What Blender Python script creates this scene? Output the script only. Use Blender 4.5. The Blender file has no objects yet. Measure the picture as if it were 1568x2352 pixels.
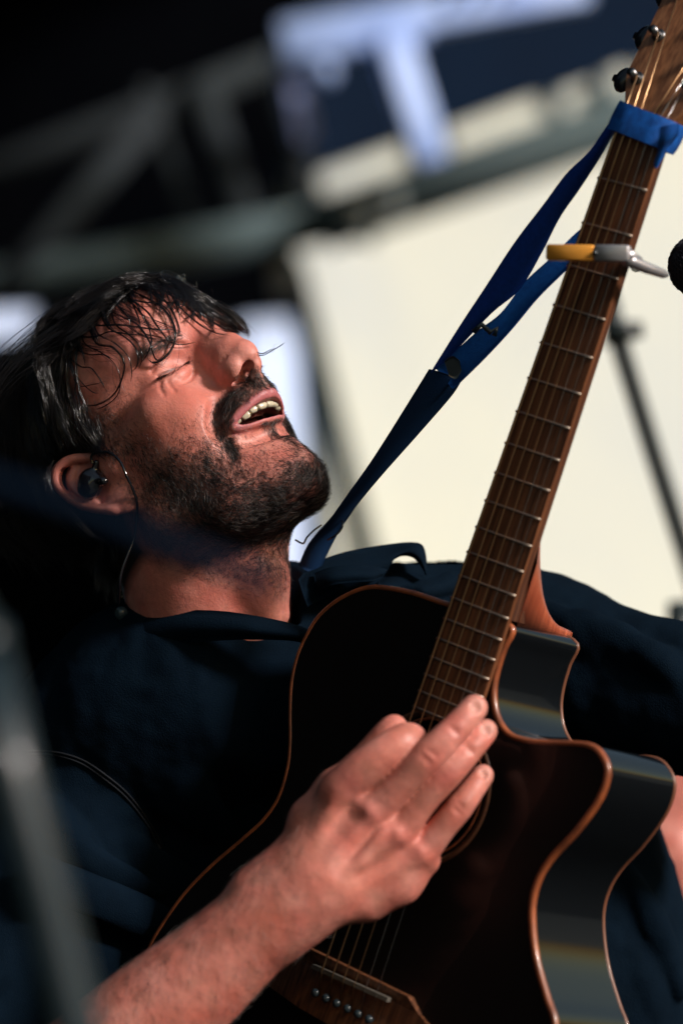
import bpy, math, random
import numpy as np
from mathutils import Vector, Matrix
from mathutils.bvhtree import BVHTree

scene = bpy.context.scene
rng = np.random.default_rng(7)
random.seed(7)

# ------------------------------------------------------------------ camera
PITCH, ROLL = math.radians(20), math.radians(18)
PX = .1303e-3                      # metres per picture unit per metre of distance (picture = 1568 x 2352 units)
CAM = np.array([0.0, 0.0, 0.95])
FV = np.array([0, math.cos(PITCH), math.sin(PITCH)])
_U0 = np.array([0, -math.sin(PITCH), math.cos(PITCH)])
_R0 = np.array([1.0, 0, 0])
RV = math.cos(ROLL) * _R0 - math.sin(ROLL) * _U0
UV = math.sin(ROLL) * _R0 + math.cos(ROLL) * _U0
cd = bpy.data.cameras.new("camera")
cam = bpy.data.objects.new("camera", cd)
scene.collection.objects.link(cam)
scene.camera = cam
cam.matrix_world = Matrix(((RV[0], UV[0], -FV[0], CAM[0]), (RV[1], UV[1], -FV[1], CAM[1]), (RV[2], UV[2], -FV[2], CAM[2]), (0, 0, 0, 1)))
cd.sensor_fit = 'VERTICAL'
cd.sensor_height = 36
cd.lens = 36 / (2352 * PX)
cd.clip_end = 500
cd.clip_start = .05
cd.dof.use_dof = True
cd.dof.focus_distance = 2.525
cd.dof.aperture_fstop = cd.lens / 1000 / .043

# ------------------------------------------------------------------ sky, sun, exposure
w = bpy.data.worlds.new("World"); scene.world = w; w.use_nodes = True
SUN_EL, SUN_AZ = math.radians(6), math.radians(58)      # azimuth measured from the viewer's back towards the right
sky = w.node_tree.nodes.new("ShaderNodeTexSky"); sky.sky_type = 'NISHITA'; sky.sun_disc = False
sky.sun_elevation = SUN_EL
sky.sun_rotation = math.pi - SUN_AZ
w.node_tree.links.new(sky.outputs[0], w.node_tree.nodes["Background"].inputs[0])
w.node_tree.nodes["Background"].inputs[1].default_value = .15
sd = np.array([math.sin(SUN_AZ) * math.cos(SUN_EL), -math.cos(SUN_AZ) * math.cos(SUN_EL), math.sin(SUN_EL)])
sl = bpy.data.lights.new("sun", 'SUN'); sl.energy = 4.3; sl.angle = math.radians(8); sl.color = (1, .95, .95)
so = bpy.data.objects.new("sun", sl); scene.collection.objects.link(so)
so.rotation_euler = Vector(sd).to_track_quat('Z', 'Y').to_euler()
scene.view_settings.view_transform = 'Standard'; scene.view_settings.look = 'None'
scene.view_settings.exposure = 0; scene.view_settings.gamma = 1
scene.render.engine = 'CYCLES'
scene.cycles.use_denoising = True
scene.cycles.max_bounces = 6
try:
    scene.render.hair_type = 'STRIP'
    scene.cycles_curves.shape = 'RIBBONS'
except Exception:
    pass

# ------------------------------------------------------------------ helpers
def W(x, y, D):
    """picture units + distance in metres -> world"""
    return CAM + FV * D + RV * ((x - 784) * PX * D) + UV * ((1176 - y) * PX * D)

def WN(x, y, D):
    x = np.asarray(x, float)[..., None]; y = np.asarray(y, float)[..., None]; D = np.asarray(D, float)[..., None]
    return CAM + FV * D + RV * ((x - 784) * PX * D) + UV * ((1176 - y) * PX * D)

def to_pic(P):
    q = np.asarray(P) - CAM; D = q @ FV
    return 784 + (q @ RV) / (PX * D), 1176 - (q @ UV) / (PX * D), D

def link(o, parent=None):
    scene.collection.objects.link(o)
    if parent is not None: o.parent = parent
    return o

def tag(o, label=None, cat=None, group=None, kind=None):
    if label: o["label"] = label
    if cat: o["category"] = cat
    if group: o["group"] = group
    if kind: o["kind"] = kind
    return o

def empty(name, loc, label=None, cat=None, group=None):
    o = bpy.data.objects.new(name, None); o.location = loc; o.empty_display_size = .05
    link(o); tag(o, label, cat, group); 
    return o

def mesh_obj(name, verts, faces, mat, parent=None, smooth=True):
    """verts in world space; parents are unrotated empties, so the location is subtracted"""
    V = np.asarray(verts, float)
    if parent is not None:
        V = V - np.array(world_loc(parent))
    me = bpy.data.meshes.new(name)
    if isinstance(faces, np.ndarray) and faces.ndim == 2:
        n = len(faces); k = faces.shape[1]
        me.vertices.add(len(V)); me.vertices.foreach_set("co", V.astype(np.float32).ravel())
        me.loops.add(n * k); me.loops.foreach_set("vertex_index", faces.astype(np.int32).ravel())
        me.polygons.add(n); me.polygons.foreach_set("loop_start", (np.arange(n) * k).astype(np.int32))
        me.update(calc_edges=True); me.validate()
    else:
        me.from_pydata([tuple(v) for v in V], [], [tuple(f) for f in faces]); me.update()
    me.materials.append(mat)
    if smooth: me.polygons.foreach_set("use_smooth", [True] * len(me.polygons))
    o = bpy.data.objects.new(name, me)
    return link(o, parent)

def world_loc(o):
    l = Vector((0, 0, 0))
    while o is not None:
        l = l + o.location; o = o.parent
    return l

def catmull(P, n=8, closed=False):
    P = np.asarray(P, float); m = len(P); out = []
    rngi = range(m if closed else m - 1)
    for i in rngi:
        if closed: p0, p1, p2, p3 = P[(i - 1) % m], P[i], P[(i + 1) % m], P[(i + 2) % m]
        else: p0, p1, p2, p3 = P[max(i - 1, 0)], P[i], P[i + 1], P[min(i + 2, m - 1)]
        for t in np.linspace(0, 1, n, endpoint=False):
            out.append(.5 * ((2 * p1) + (-p0 + p2) * t + (2 * p0 - 5 * p1 + 4 * p2 - p3) * t * t + (-p0 + 3 * p1 - 3 * p2 + p3) * t ** 3))
    if not closed: out.append(P[-1])
    return np.array(out)

def tube(path, radii, sides=10, cap=True):
    P = np.asarray(path, float); n = len(P)
    r = np.full(n, radii) if np.isscalar(radii) else np.asarray(radii, float)
    T = np.gradient(P, axis=0); T /= np.linalg.norm(T, axis=1)[:, None] + 1e-12
    a = np.cross(T[0], [0.3, .2, .9]); a /= np.linalg.norm(a)
    V = []; 
    for i in range(n):
        a = a - T[i] * (a @ T[i]); a /= np.linalg.norm(a); b = np.cross(T[i], a)
        for k in range(sides):
            t = 2 * math.pi * k / sides
            V.append(P[i] + r[i] * (math.cos(t) * a + math.sin(t) * b))
    F = [(i * sides + k, i * sides + (k + 1) % sides, (i + 1) * sides + (k + 1) % sides, (i + 1) * sides + k) for i in range(n - 1) for k in range(sides)]
    if cap:
        F.append(tuple(range(sides))[::-1]); F.append(tuple((n - 1) * sides + k for k in range(sides)))
    return V, F

def merge(*parts):
    V = []; F = []
    for v, f in parts:
        o = len(V); V += [tuple(p) for p in v]; F += [tuple(i + o for i in q) for q in f]
    return V, F

def box(c, ax, ay, az, hx, hy, hz, bev=0.0):
    """box with axes ax, ay, az, half sizes; bevelled by inset corners"""
    c, ax, ay, az = map(lambda q: np.asarray(q, float), (c, ax, ay, az))
    if bev <= 0:
        V = [c + ax * hx * i + ay * hy * j + az * hz * k for i in (-1, 1) for j in (-1, 1) for k in (-1, 1)]
        F = [(0, 1, 3, 2), (4, 6, 7, 5), (0, 4, 5, 1), (2, 3, 7, 6), (0, 2, 6, 4), (1, 5, 7, 3)]
        return V, F
    # rounded cross-section in the ax/ay plane, extruded along az with inset ends
    pts = []
    for (sx, sy) in ((1, 1), (-1, 1), (-1, -1), (1, -1)):
        for t in (0, 45, 90):
            q = {(1, 1): 0, (-1, 1): 90, (-1, -1): 180, (1, -1): 270}[(sx, sy)] + t
            pts.append((sx * (hx - bev) + bev * math.cos(math.radians(q)), sy * (hy - bev) + bev * math.sin(math.radians(q))))
    V = []; F = []; n = len(pts)
    rings = [(-hz, bev), (-hz + bev, 0), (hz - bev, 0), (hz, bev)]
    for z, ins in rings:
        for (px, py) in pts:
            V.append(c + ax * px * (1 - ins / hx * .7) + ay * py * (1 - ins / hy * .7) + az * z)
    for r in range(3):
        for k in range(n):
            F.append((r * n + k, r * n + (k + 1) % n, (r + 1) * n + (k + 1) % n, (r + 1) * n + k))
    F.append(tuple(range(n))[::-1]); F.append(tuple(3 * n + k for k in range(n)))
    return V, F

# ---- materials
def mat(name, col, rough=.5, metal=0.0, coat=0.0, spec=.5, sss=0.0, sheen=0.0, noise=None, bump=None, aniso=0.0, emit=None):
    """noise=(scale, strength, second colour, detail)   bump=(scale, distance, detail)"""
    m = bpy.data.materials.new(name); m.use_nodes = True; nt = m.node_tree; b = nt.nodes["Principled BSDF"]
    b.inputs["Base Color"].default_value = (*col, 1); b.inputs["Roughness"].default_value = rough
    b.inputs["Metallic"].default_value = metal; b.inputs["Coat Weight"].default_value = coat
    b.inputs["Specular IOR Level"].default_value = spec
    if sheen: b.inputs["Sheen Weight"].default_value = sheen
    tc = nt.nodes.new("ShaderNodeTexCoord")
    if noise:
        n = nt.nodes.new("ShaderNodeTexNoise"); n.inputs["Scale"].default_value = noise[0]; n.inputs["Detail"].default_value = noise[3] if len(noise) > 3 else 4
        nt.links.new(tc.outputs["Object"], n.inputs["Vector"])
        mx = nt.nodes.new("ShaderNodeMix"); mx.data_type = 'RGBA'
        mx.inputs[6].default_value = (*col, 1); mx.inputs[7].default_value = (*noise[2], 1)
        mr = nt.nodes.new("ShaderNodeMapRange"); mr.inputs[1].default_value = .35; mr.inputs[2].default_value = .65; mr.inputs[4].default_value = noise[1]
        nt.links.new(n.outputs[0], mr.inputs[0]); nt.links.new(mr.outputs[0], mx.inputs[0]); nt.links.new(mx.outputs[2], b.inputs["Base Color"])
    if bump:
        n2 = nt.nodes.new("ShaderNodeTexNoise"); n2.inputs["Scale"].default_value = bump[0]; n2.inputs["Detail"].default_value = bump[2] if len(bump) > 2 else 3
        nt.links.new(tc.outputs["Object"], n2.inputs["Vector"])
        bp = nt.nodes.new("ShaderNodeBump"); bp.inputs["Distance"].default_value = bump[1]; bp.inputs["Strength"].default_value = 1
        nt.links.new(n2.outputs[0], bp.inputs["Height"]); nt.links.new(bp.outputs[0], b.inputs["Normal"])
    return m

# ------------------------------------------------------------------ implicit surface toolkit (numpy)
def quad_smin(a, b, k):
    h = np.maximum(k - np.abs(a - b), 0) / k
    return np.minimum(a, b) - h * h * k * .25

class Field:
    def __init__(s, lo, hi, h):
        s.lo = np.array(lo, float); s.h = h
        s.n = np.ceil((np.array(hi) - s.lo) / h).astype(int) + 1
        s.F = np.full(s.n, 50.0, np.float32)
    def _sub(s, lo, hi):
        a = np.clip(np.floor((np.array(lo) - s.lo) / s.h).astype(int), 0, s.n); b = np.clip(np.ceil((np.array(hi) - s.lo) / s.h).astype(int) + 1, 0, s.n)
        sl = tuple(slice(a[i], b[i]) for i in range(3))
        ax = [(s.lo[i] + s.h * np.arange(a[i], b[i])).astype(np.float32) for i in range(3)]
        return sl, ax[0][:, None, None], ax[1][None, :, None], ax[2][None, None, :]
    def _op(s, sl, d, k, op):
        if op == '+': s.F[sl] = quad_smin(s.F[sl], d, k)
        else: s.F[sl] = -quad_smin(-s.F[sl], d, k)
    def ell(s, c, r, k=5, op='+', R=None):
        c = np.array(c, float); r = np.array(r, float); m = (r.max() if R is not None else r) * 1.15 + k * 1.4 + 3 * s.h
        sl, X, Y, Z = s._sub(c - m, c + m)
        if s.F[sl].size == 0: return
        X = X - c[0]; Y = Y - c[1]; Z = Z - c[2]
        if R is not None:
            X, Y, Z = (R[0][i] * X + R[1][i] * Y + R[2][i] * Z for i in range(3))   # columns of R are the axes
        k0 = np.sqrt((X / r[0]) ** 2 + (Y / r[1]) ** 2 + (Z / r[2]) ** 2)
        k1 = np.sqrt((X / r[0] ** 2) ** 2 + (Y / r[1] ** 2) ** 2 + (Z / r[2] ** 2) ** 2) + 1e-9
        s._op(sl, (k0 * (k0 - 1) / k1).astype(np.float32), k, op)
    def cap(s, a, b, ra, rb, k=5, op='+'):
        a = np.array(a, float); b = np.array(b, float); m = max(ra, rb) + k + 3 * s.h
        sl, X, Y, Z = s._sub(np.minimum(a, b) - m, np.maximum(a, b) + m)
        if s.F[sl].size == 0: return
        d = b - a; L = d @ d + 1e-9
        t = np.clip(((X - a[0]) * d[0] + (Y - a[1]) * d[1] + (Z - a[2]) * d[2]) / L, 0, 1)
        q = np.sqrt((X - a[0] - t * d[0]) ** 2 + (Y - a[1] - t * d[1]) ** 2 + (Z - a[2] - t * d[2]) ** 2)
        s._op(sl, (q - (ra + (rb - ra) * t)).astype(np.float32), k, op)
    def chain(s, P, r, k=5, op='+', sub=0):
        P = np.array(P, float); r = np.full(len(P), float(r)) if np.isscalar(r) else np.array(r, float)
        if sub:
            Q = catmull(np.c_[P, r], sub); P, r = Q[:, :3], Q[:, 3]
        for i in range(len(P) - 1): s.cap(P[i], P[i + 1], r[i], r[i + 1], k, op)
    def front(s, u, w, lo=-60):
        """largest first-axis coordinate inside the solid at (u, w)"""
        j = int(round((u - s.lo[1]) / s.h)); k = int(round((w - s.lo[2]) / s.h)); c = s.F[:, j, k]
        i = np.nonzero(c < 0)[0][-1]
        return s.lo[0] + s.h * (i + c[i] / (c[i] - c[i + 1]))
    def mesh(s):
        F = s.F; n = np.array(F.shape)
        S = F < 0
        cnt = np.zeros(n - 1, np.int8)
        for i in (0, 1):
            for j in (0, 1):
                for k in (0, 1):
                    cnt += S[i:n[0] - 1 + i, j:n[1] - 1 + j, k:n[2] - 1 + k]
        act = (cnt > 0) & (cnt < 8)
        idx = np.full(n - 1, -1, np.int64); I = np.argwhere(act); idx[act] = np.arange(len(I))
        C = np.zeros((len(I), 3)); N = np.zeros(len(I))
        cor = [(i, j, k) for i in (0, 1) for j in (0, 1) for k in (0, 1)]
        for a in cor:
            for ax in range(3):
                if a[ax]: continue
                b = list(a); b[ax] = 1
                fa = F[I[:, 0] + a[0], I[:, 1] + a[1], I[:, 2] + a[2]]; fb = F[I[:, 0] + b[0], I[:, 1] + b[1], I[:, 2] + b[2]]
                cr = (fa < 0) != (fb < 0); t = np.where(cr, fa / np.where(cr, fa - fb, 1), 0)
                p = np.array(a, float)[None].repeat(len(I), 0); p[:, ax] += t
                C[cr] += p[cr]; N[cr] += 1
        V = (I + C / N[:, None]) * s.h + s.lo
        Q = []
        for ax in range(3):
            sl0 = [slice(None)] * 3; sl1 = [slice(None)] * 3
            sl0[ax] = slice(0, -1); sl1[ax] = slice(1, None)
            c = S[tuple(sl0)] != S[tuple(sl1)]
            E = np.argwhere(c); o = [x for x in range(3) if x != ax]
            E = E[(E[:, o[0]] > 0) & (E[:, o[1]] > 0) & (E[:, o[0]] < n[o[0]] - 1) & (E[:, o[1]] < n[o[1]] - 1)]
            def g(d0, d1):
                e = E.copy(); e[:, o[0]] -= d0; e[:, o[1]] -= d1; return idx[e[:, 0], e[:, 1], e[:, 2]]
            q = np.stack([g(1, 1), g(0, 1), g(0, 0), g(1, 0)], 1)
            inside = S[E[:, 0], E[:, 1], E[:, 2]]
            flip = inside if ax != 1 else ~inside
            q[~flip] = q[~flip][:, ::-1]
            Q.append(q)
        return V, np.concatenate(Q)

def relax(V, Q, it=2, lam=.5):
    E = np.concatenate([Q[:, [0, 1]], Q[:, [1, 2]], Q[:, [2, 3]], Q[:, [3, 0]]]); n = len(V)
    deg = np.bincount(E[:, 0], minlength=n) + np.bincount(E[:, 1], minlength=n) + 1e-9
    for t in range(it):
        A = np.zeros_like(V)
        for c in range(3):
            A[:, c] = np.bincount(E[:, 0], V[E[:, 1], c], n) + np.bincount(E[:, 1], V[E[:, 0], c], n)
        V = V + lam * (A / deg[:, None] - V)
    return V

def add_attr(o, name, col):
    a = o.data.color_attributes.new(name, 'FLOAT_COLOR', 'POINT')
    c = np.ones((len(col), 4), np.float32); c[:, :3] = col
    a.data.foreach_set("color", c.ravel())
# ================================================================== HEAD  (head frame in mm: f forward, u up, s towards his right ear; origin at the nasion)
HF = np.array([[.4629, .6418, .6115], [-.5799, .7409, -.3387], [-.6704, -.1979, .7151]])   # rows f,u,s in (right, up, towards camera)
HS = 1.07e-3
HN = W(480, 774, 2.56)
HB = np.stack([RV, UV, -FV])              # camera frame -> world
def H2W(p): return HN + HS * (np.asarray(p, float) @ HF) @ HB
def W2H(p): return ((np.asarray(p, float) - HN) @ HB.T @ HF.T) / HS
def pic2plane(x, y, p0, n):
    """point where the view ray of picture point x, y meets a plane of the head frame (p0, n in head mm)"""
    P0 = H2W(p0); NN = (np.asarray(n, float) @ HF) @ HB
    d = W(x, y, 1.0) - CAM
    return W2H(CAM + d * (((P0 - CAM) @ NN) / (d @ NN)))
def cam2head(x, y, z):
    """picture point, z mm towards the camera from the nasion's distance"""
    return W2H(W(x, y, 2.56 - z / 1000))

HH = .85
hf = Field((-192, -235, -3.4), (34, 124, 96), HH)
E = hf.ell; Cp = hf.cap; Ch = hf.chain
E((-92, 22, 0), (90, 80, 75), 5)
E((-46, 32, 0), (44, 44, 57), 14)
E((-50, -45, 0), (44, 54, 53), 14)
E((-34, -27, 42), (17, 14, 17), 12)
Cp((-40, -27, 54), (-88, -25, 66), 9, 9, 14)
Ch([(-88, -36, 60), (-84, -84, 53), (-46, -112, 40), (-20, -122, 18)], [14, 15, 15, 14], 18)
E((-58, -64, 36), (40, 42, 26), 16)
E((-60, -48, 40), (36, 36, 23), 18)
E((-42, -84, 0), (38, 44, 38), 14)
E((-14, -118, 0), (14, 15, 17), 14)
E((-60, -106, 0), (54, 28, 44), 18)
E((-20, -60, 0), (24, 22, 27), 12)
E((-27, -44, 35), (14, 20, 16), 10)                # apple of the smiling cheek
# eyes
E((-5, -6, 31), (14, 9, 13), 9, '-')
E((-19, 11, 27), (12, 7, 20), 9)                   # brow ridge
E((-9, 8, 0), (8, 9, 13), 8)
E((-33, -5, 30.5), (15, 14, 19), 6)                # lidded eye
Ch([(-17.5, -11, 19), (-17.5, -14, 29), (-22, -14, 40)], [1.5, 3.2, 1.8], 5, sub=3)      # lower lid
# nose
Ch([(-6, 2, 0), (4, -9, 0), (12, -19, 0), (17, -29, 0)], [6.3, 6.2, 7.2, 8.0], 7)
E((-3, -20, 0), (12, 26, 14), 9)
E((5, -26, 6), (12, 13, 9), 8)
E((17.5, -34, 0), (9.6, 9.0, 10.0), 5)
E((6, -37.5, 12.0), (12, 8.8, 6.8), 5.5)
Ch([(21, -38, 0), (18, -44, 0), (12, -50, 0)], [4.2, 3.6, 4.2], 4)
# philtrum + lips
E((-2, -59, 0), (15, 12, 22), 8)
Ch([(13, -52, 3), (12, -60, 4)], 1.6, 4)
up = [(9.0, -65.0, 0), (9.6, -64.2, 4.5), (6.5, -65.4, 12), (1.0, -67.4, 21), (-6.5, -70.5, 30)]
lo = [(-2.0, -79.6, 0), (-2.6, -79.5, 7), (-4.2, -78.3, 14), (-7.0, -76, 22), (-9.5, -73.3, 30)]
Ch(up, [3.3, 3.4, 3.2, 2.8, 1.8], 3.0, sub=4)
Ch(lo, [2.6, 2.6, 2.4, 2.0, 1.5], 3.5, sub=4)
# mouth opening between the lips
op = [(6, -73.0, 0), (5, -73.0, 7), (1, -72.7, 14), (-5, -72.2, 21), (-10, -72.2, 27.5)]
for q in (1.0, .6, .2, -.4, -1.0):
    Ch([(a * 1 + (q - 1) * 14, b, c * (1 - .08 * (1 - q))) for a, b, c in op], [5.0, 5.0, 4.7, 3.7, 1.5], 1.5, '-', sub=3)
# smile fold from the wing of the nose to beside the mouth
Ch([(2, -44, 21), (-10, -52, 29), (-14.5, -63, 37), (-14.5, -73, 38.5), (-17, -88, 37)], [.6, .8, 1.0, .9, .2], 9, '-', sub=3)
Ch([(-2, -88, 0), (-5, -87.5, 12), (-11, -86, 24)], [2.2, 1.8, 1.0], 9, '-', sub=2)      # under the lower lip
# nostrils and the crease of the wing
Ch([(18, -42.5, 5.2), (11, -44, 8.6), (3, -44.5, 11.0)], [2.8, 4.0, 3.0], 1.5, '-', sub=3)
Ch([(14, -37, 6.6), (8, -37, 9)], [3.2, 3.2], 1.5, '-')
Ch([(13, -28, 15.5), (5, -29, 19.5), (-2, -37, 21), (-1, -45, 18.5)], [.6, 1.0, 1.3, .8], 4, '-', sub=2)
# fold above the lid and the closed lid line, cut where the surface really is
def groove(pts, r, k, deep=0.0):
    P = catmull(pts, 5); P = [(hf.front(u, s_) - deep, u, s_) for u, s_ in P]
    n = len(P); Ch(P, [r * (.45 + .55 * math.sin(math.pi * min(max(i / (n - 1), .05), .95))) for i in range(n)], k, '-')
groove([(3, 19), (5, 26), (5, 34), (2.5, 41), (-2.5, 46)], 1.0, 3)
groove([(-17, 20), (-21, 27), (-23, 37)], .5, 3)
for q in ([(-15, 42), (-21, 45), (-28, 47)], [(-13, 46), (-19, 51), (-26, 54)]): groove(q, .18, 2.6, -.5)
groove([(-5.5, 17.5), (-7.8, 24), (-9.0, 30), (-9.2, 37), (-7.8, 45)], 1.6, .9)
# neck (placed from where it stands in the picture) and its muscles
NB = cam2head(500, 1400, -66); NB[2] = 0
SK = np.array([-98, -55, 0.])
hf.chain([SK, (SK + NB) / 2, NB], [60, 57, 60], 22)
q1 = cam2head(650, 1215, -40); q2 = cam2head(672, 1310, -40); q3 = cam2head(722, 1385, -46)
for q in (q1, q2, q3): q[2] = 4
Ch([q1 - (10, 0, 0), q2, q3], [11, 13, 8], 16)
# ---- the ear, drawn on its own flaring plane
EP0 = np.array([-93, -33, 74.]); EN = np.array([.42, .10, .90]); EN /= np.linalg.norm(EN)
def ear(cx, cy, lift): return pic2plane(cx * .5272, 588 + cy * .5272, EP0, EN) + EN * lift
c0 = ear(415, 990, -4); a1 = ear(560, 1060, -4) - ear(260, 930, -4); a1 /= np.linalg.norm(a1); a2 = np.cross(EN, a1)
RR = np.stack([a1, a2, EN], 1)
E(c0, (29, 20, 5.0), 5, R=RR)
hel = [ear(440, 880, -3), ear(380, 880, 1), ear(315, 893, 3), ear(268, 935, 4), ear(262, 990, 4), ear(300, 1045, 4), ear(360, 1085, 3), ear(430, 1103, 2), ear(500, 1110, 1)]
Ch(hel, [2.5, 2.8, 3.2, 3.4, 3.4, 3.2, 3.0, 3.0, 3.2], 2.5, sub=3)
E(ear(530, 1060, -1), (12, 10, 4.0), 6, R=RR)                       # lobe
Ch([ear(330, 925, 0), ear(315, 985, 1), ear(355, 1040, 2), ear(420, 1072, 2)], [2, 3.0, 3.2, 2.8], 3, sub=3)   # antihelix
Ch([ear(290, 930, 3), ear(287, 985, 4), ear(320, 1035, 4), ear(380, 1072, 4)], [1.6, 1.9, 1.7, 1.2], 2, '-', sub=3)
E(ear(420, 1000, 4), (10.5, 9.5, 7.5), 4, '-', R=RR)               # concha
E(ear(505, 925, 0), (10, 7, 5.5), 5, R=RR)                        # tragus
hf_h = hf
# mirror the half field into a whole head
Fh = hf.F; k0 = int(round(3.4 / HH))                                                   # index of s = 0
full = np.concatenate([Fh[:, :, :k0:-1], Fh[:, :, k0:]], 2)
hf.F = full; hf.lo = np.array([hf.lo[0], hf.lo[1], -(Fh.shape[2] - 1 - k0) * HH]); hf.n = np.array(full.shape)
HV, HQ = hf.mesh()
HV = relax(HV, HQ, 2, .45)
del full, Fh
wf = np.clip((HV[:, 0] + 75) / 60, 0, 1) * np.clip((HV[:, 1] + 160) / 20, 0, 1) * np.clip((12 - HV[:, 1]) / 30, 0, 1)
HV[:, 2] = np.where(HV[:, 2] < 0, HV[:, 2] * (1 - .30 * wf), HV[:, 2])     # the smile pulls to his right
print("head verts", len(HV))
# ================================================================== THE GUITARIST
person = empty("person", (0, 0, 0), "bearded singer in a black shirt, wet dark hair, head thrown back, eyes closed", "person")
person.location = Vector(tuple(W(520, 3200, 2.62)))

def vnoise(P, sc, seed=0):
    """cheap smooth value noise in numpy"""
    r = np.random.default_rng(seed); T = r.random((32, 32, 32)).astype(np.float32)
    q = P / sc; i = np.floor(q).astype(int); t = q - i; t = t * t * (3 - 2 * t)
    o = 0
    for a in (0, 1):
        for b in (0, 1):
            for c in (0, 1):
                wgt = (t[:, 0] if a else 1 - t[:, 0]) * (t[:, 1] if b else 1 - t[:, 1]) * (t[:, 2] if c else 1 - t[:, 2])
                o = o + wgt * T[(i[:, 0] + a) % 32, (i[:, 1] + b) % 32, (i[:, 2] + c) % 32]
    return o

def sdpoly(x, y, poly):
    """signed distance to a polygon, positive inside"""
    P = np.array(poly, float); Q = np.roll(P, -1, 0); d = np.full(x.shape, 1e9); ins = np.zeros(x.shape, bool)
    for (ax, ay), (bx, by) in zip(P, Q):
        ex, ey = bx - ax, by - ay; t = np.clip(((x - ax) * ex + (y - ay) * ey) / (ex * ex + ey * ey), 0, 1)
        d = np.minimum(d, np.hypot(x - ax - t * ex, y - ay - t * ey))
        c = ((ay > y) != (by > y)) & (x < (bx - ax) * (y - ay) / (by - ay + 1e-12) + ax); ins ^= c
    return np.where(ins, d, -d)

def face_pic(P):
    """close-up coordinates of a head point, both halves of the face treated like his right half"""
    Q = P.copy(); Q[:, 2] = np.abs(Q[:, 2]); x, y, _ = to_pic(H2W(Q)); return x / .5272, (y - 588) / .5272
def soft(d, w): return np.clip(d / w + .5, 0, 1)

MOUST = [(1000, 585), (1040, 535), (1110, 505), (1165, 515), (1215, 590), (1200, 590), (1150, 572), (1085, 600), (1035, 650), (1003, 695), (985, 745), (990, 790), (1040, 870), (1010, 890), (975, 840), (945, 770), (928, 710), (943, 640)]
SOUL = [(1150, 735), (1230, 705), (1290, 760), (1330, 800), (1290, 835), (1230, 800), (1175, 775)]
JAWB = [(395, 660), (450, 690), (500, 770), (600, 810), (700, 868), (790, 850), (850, 790), (905, 775), (955, 815), (1030, 862), (1100, 900), (1170, 890), (1240, 860), (1300, 815), (1380, 830), (1460, 880), (1460, 1040), (1300, 1150), (1250, 1260), (1050, 1310), (900, 1250), (740, 1160), (640, 1060), (595, 960), (560, 870), (470, 850), (400, 790), (380, 720)]
NECKB = [(640, 1060), (740, 1160), (900, 1200), (1050, 1260), (1240, 1200), (1300, 1290), (1360, 1420), (1200, 1400), (950, 1330), (760, 1290), (640, 1180)]
BROW = [(610, 400), (660, 372), (740, 345), (790, 330), (800, 352), (750, 385), (680, 410), (630, 425)]
def beard_density(P, nz=1):
    x, y = face_pic(P); n = (vnoise(P, 3.5, 3) - .5) * nz; n2 = vnoise(P, 9, 5) - .5
    front = 1.0 * (P[:, 0] > -110)
    j = sdpoly(x, y, JAWB) + 60 * n2 + 48
    d = np.maximum(soft(j, 110) * (.34 + .66 * soft(j - 115, 120)), .10 * soft(j + 60, 80)) * np.clip(.85 + .9 * n, .3, 1.3)
    d = np.maximum(d, 1.7 * soft(sdpoly(x, y, MOUST) + 40 * n, 44))
    d = np.maximum(d, 1.1 * soft(sdpoly(x, y, SOUL) + 20 * n, 40))
    d = np.maximum(d, .14 * soft(sdpoly(x, y, NECKB), 120))
    lips = np.abs(P[:, 1] + 71.5) < 9 - .012 * P[:, 2] ** 2 
    return d * front * np.where(lips & (np.abs(P[:, 2]) < 27) & (P[:, 0] > -14), 0, 1)
def scalp(P):
    """positive where head hair grows: above the hairline, behind the temple and the ear, nape"""
    f, u, s = P[:, 0], P[:, 1], np.abs(P[:, 2])
    n = 8 * (vnoise(P, 10, 8) - .5)
    a = (u - 58 + n) / 12 + np.clip(s - 25, 0, 60) * .02          # front line of the forehead
    b = (-f - 62 - .25 * np.clip(40 - u, 0, 80) + n) / 10
    top = np.maximum(np.minimum(a, 9), np.where(u > -22, b, -9))
    nape = np.minimum((-f - 112 + n) / 8, (u + 95) / 10)
    return np.clip(np.maximum(top, nape), -1, 1)

def skin_tint(P, head=True):
    n1 = vnoise(P, 14, 1)[:, None]; n2 = vnoise(P, 4, 2)[:, None]; n3 = vnoise(P, 1.4, 4)[:, None]; n4 = vnoise(P, 6.5, 14)[:, None]
    c = np.array([[.68, .31, .245]]) * (1 + .0 * n1)
    c = c * (1 - n1 * np.array([[.16, .46, .50]])) * (.90 + .20 * n2) * (.93 + .14 * n3) * (1 - n4 * np.array([[.02, .14, .12]]))
    return c
tint = skin_tint(HV)
f_, u_, s_ = HV[:, 0], HV[:, 1], np.abs(HV[:, 2])
def blend(c, col, wgt): return c * (1 - wgt[:, None]) + np.array([col]) * wgt[:, None]
red = np.exp(-(((f_ + 30) / 30) ** 2 + ((u_ + 42) / 22) ** 2 + ((s_ - 55) / 20) ** 2)) * .7
red = np.maximum(red, .5 * np.exp(-(((f_ - 15) / 12) ** 2 + ((u_ + 20) / 15) ** 2 + (s_ / 14) ** 2)))
tint = blend(tint, (.44, .105, .065), np.clip(red, 0, 1))
ear_ = np.clip((s_ - 72) / 6, 0, 1) * (f_ < -80)
tint = blend(tint, (.50, .17, .14), ear_ * .6)
blot = np.clip(vnoise(HV, 8, 51) * 1.9 - .75, 0, 1)
tint = blend(tint, (.50, .15, .10), blot * .35)
fr_ = np.clip(vnoise(HV, 2.2, 52) * 3.2 - 2.1, 0, 1); tint = blend(tint, (.42, .15, .10), fr_ * .45)
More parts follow.
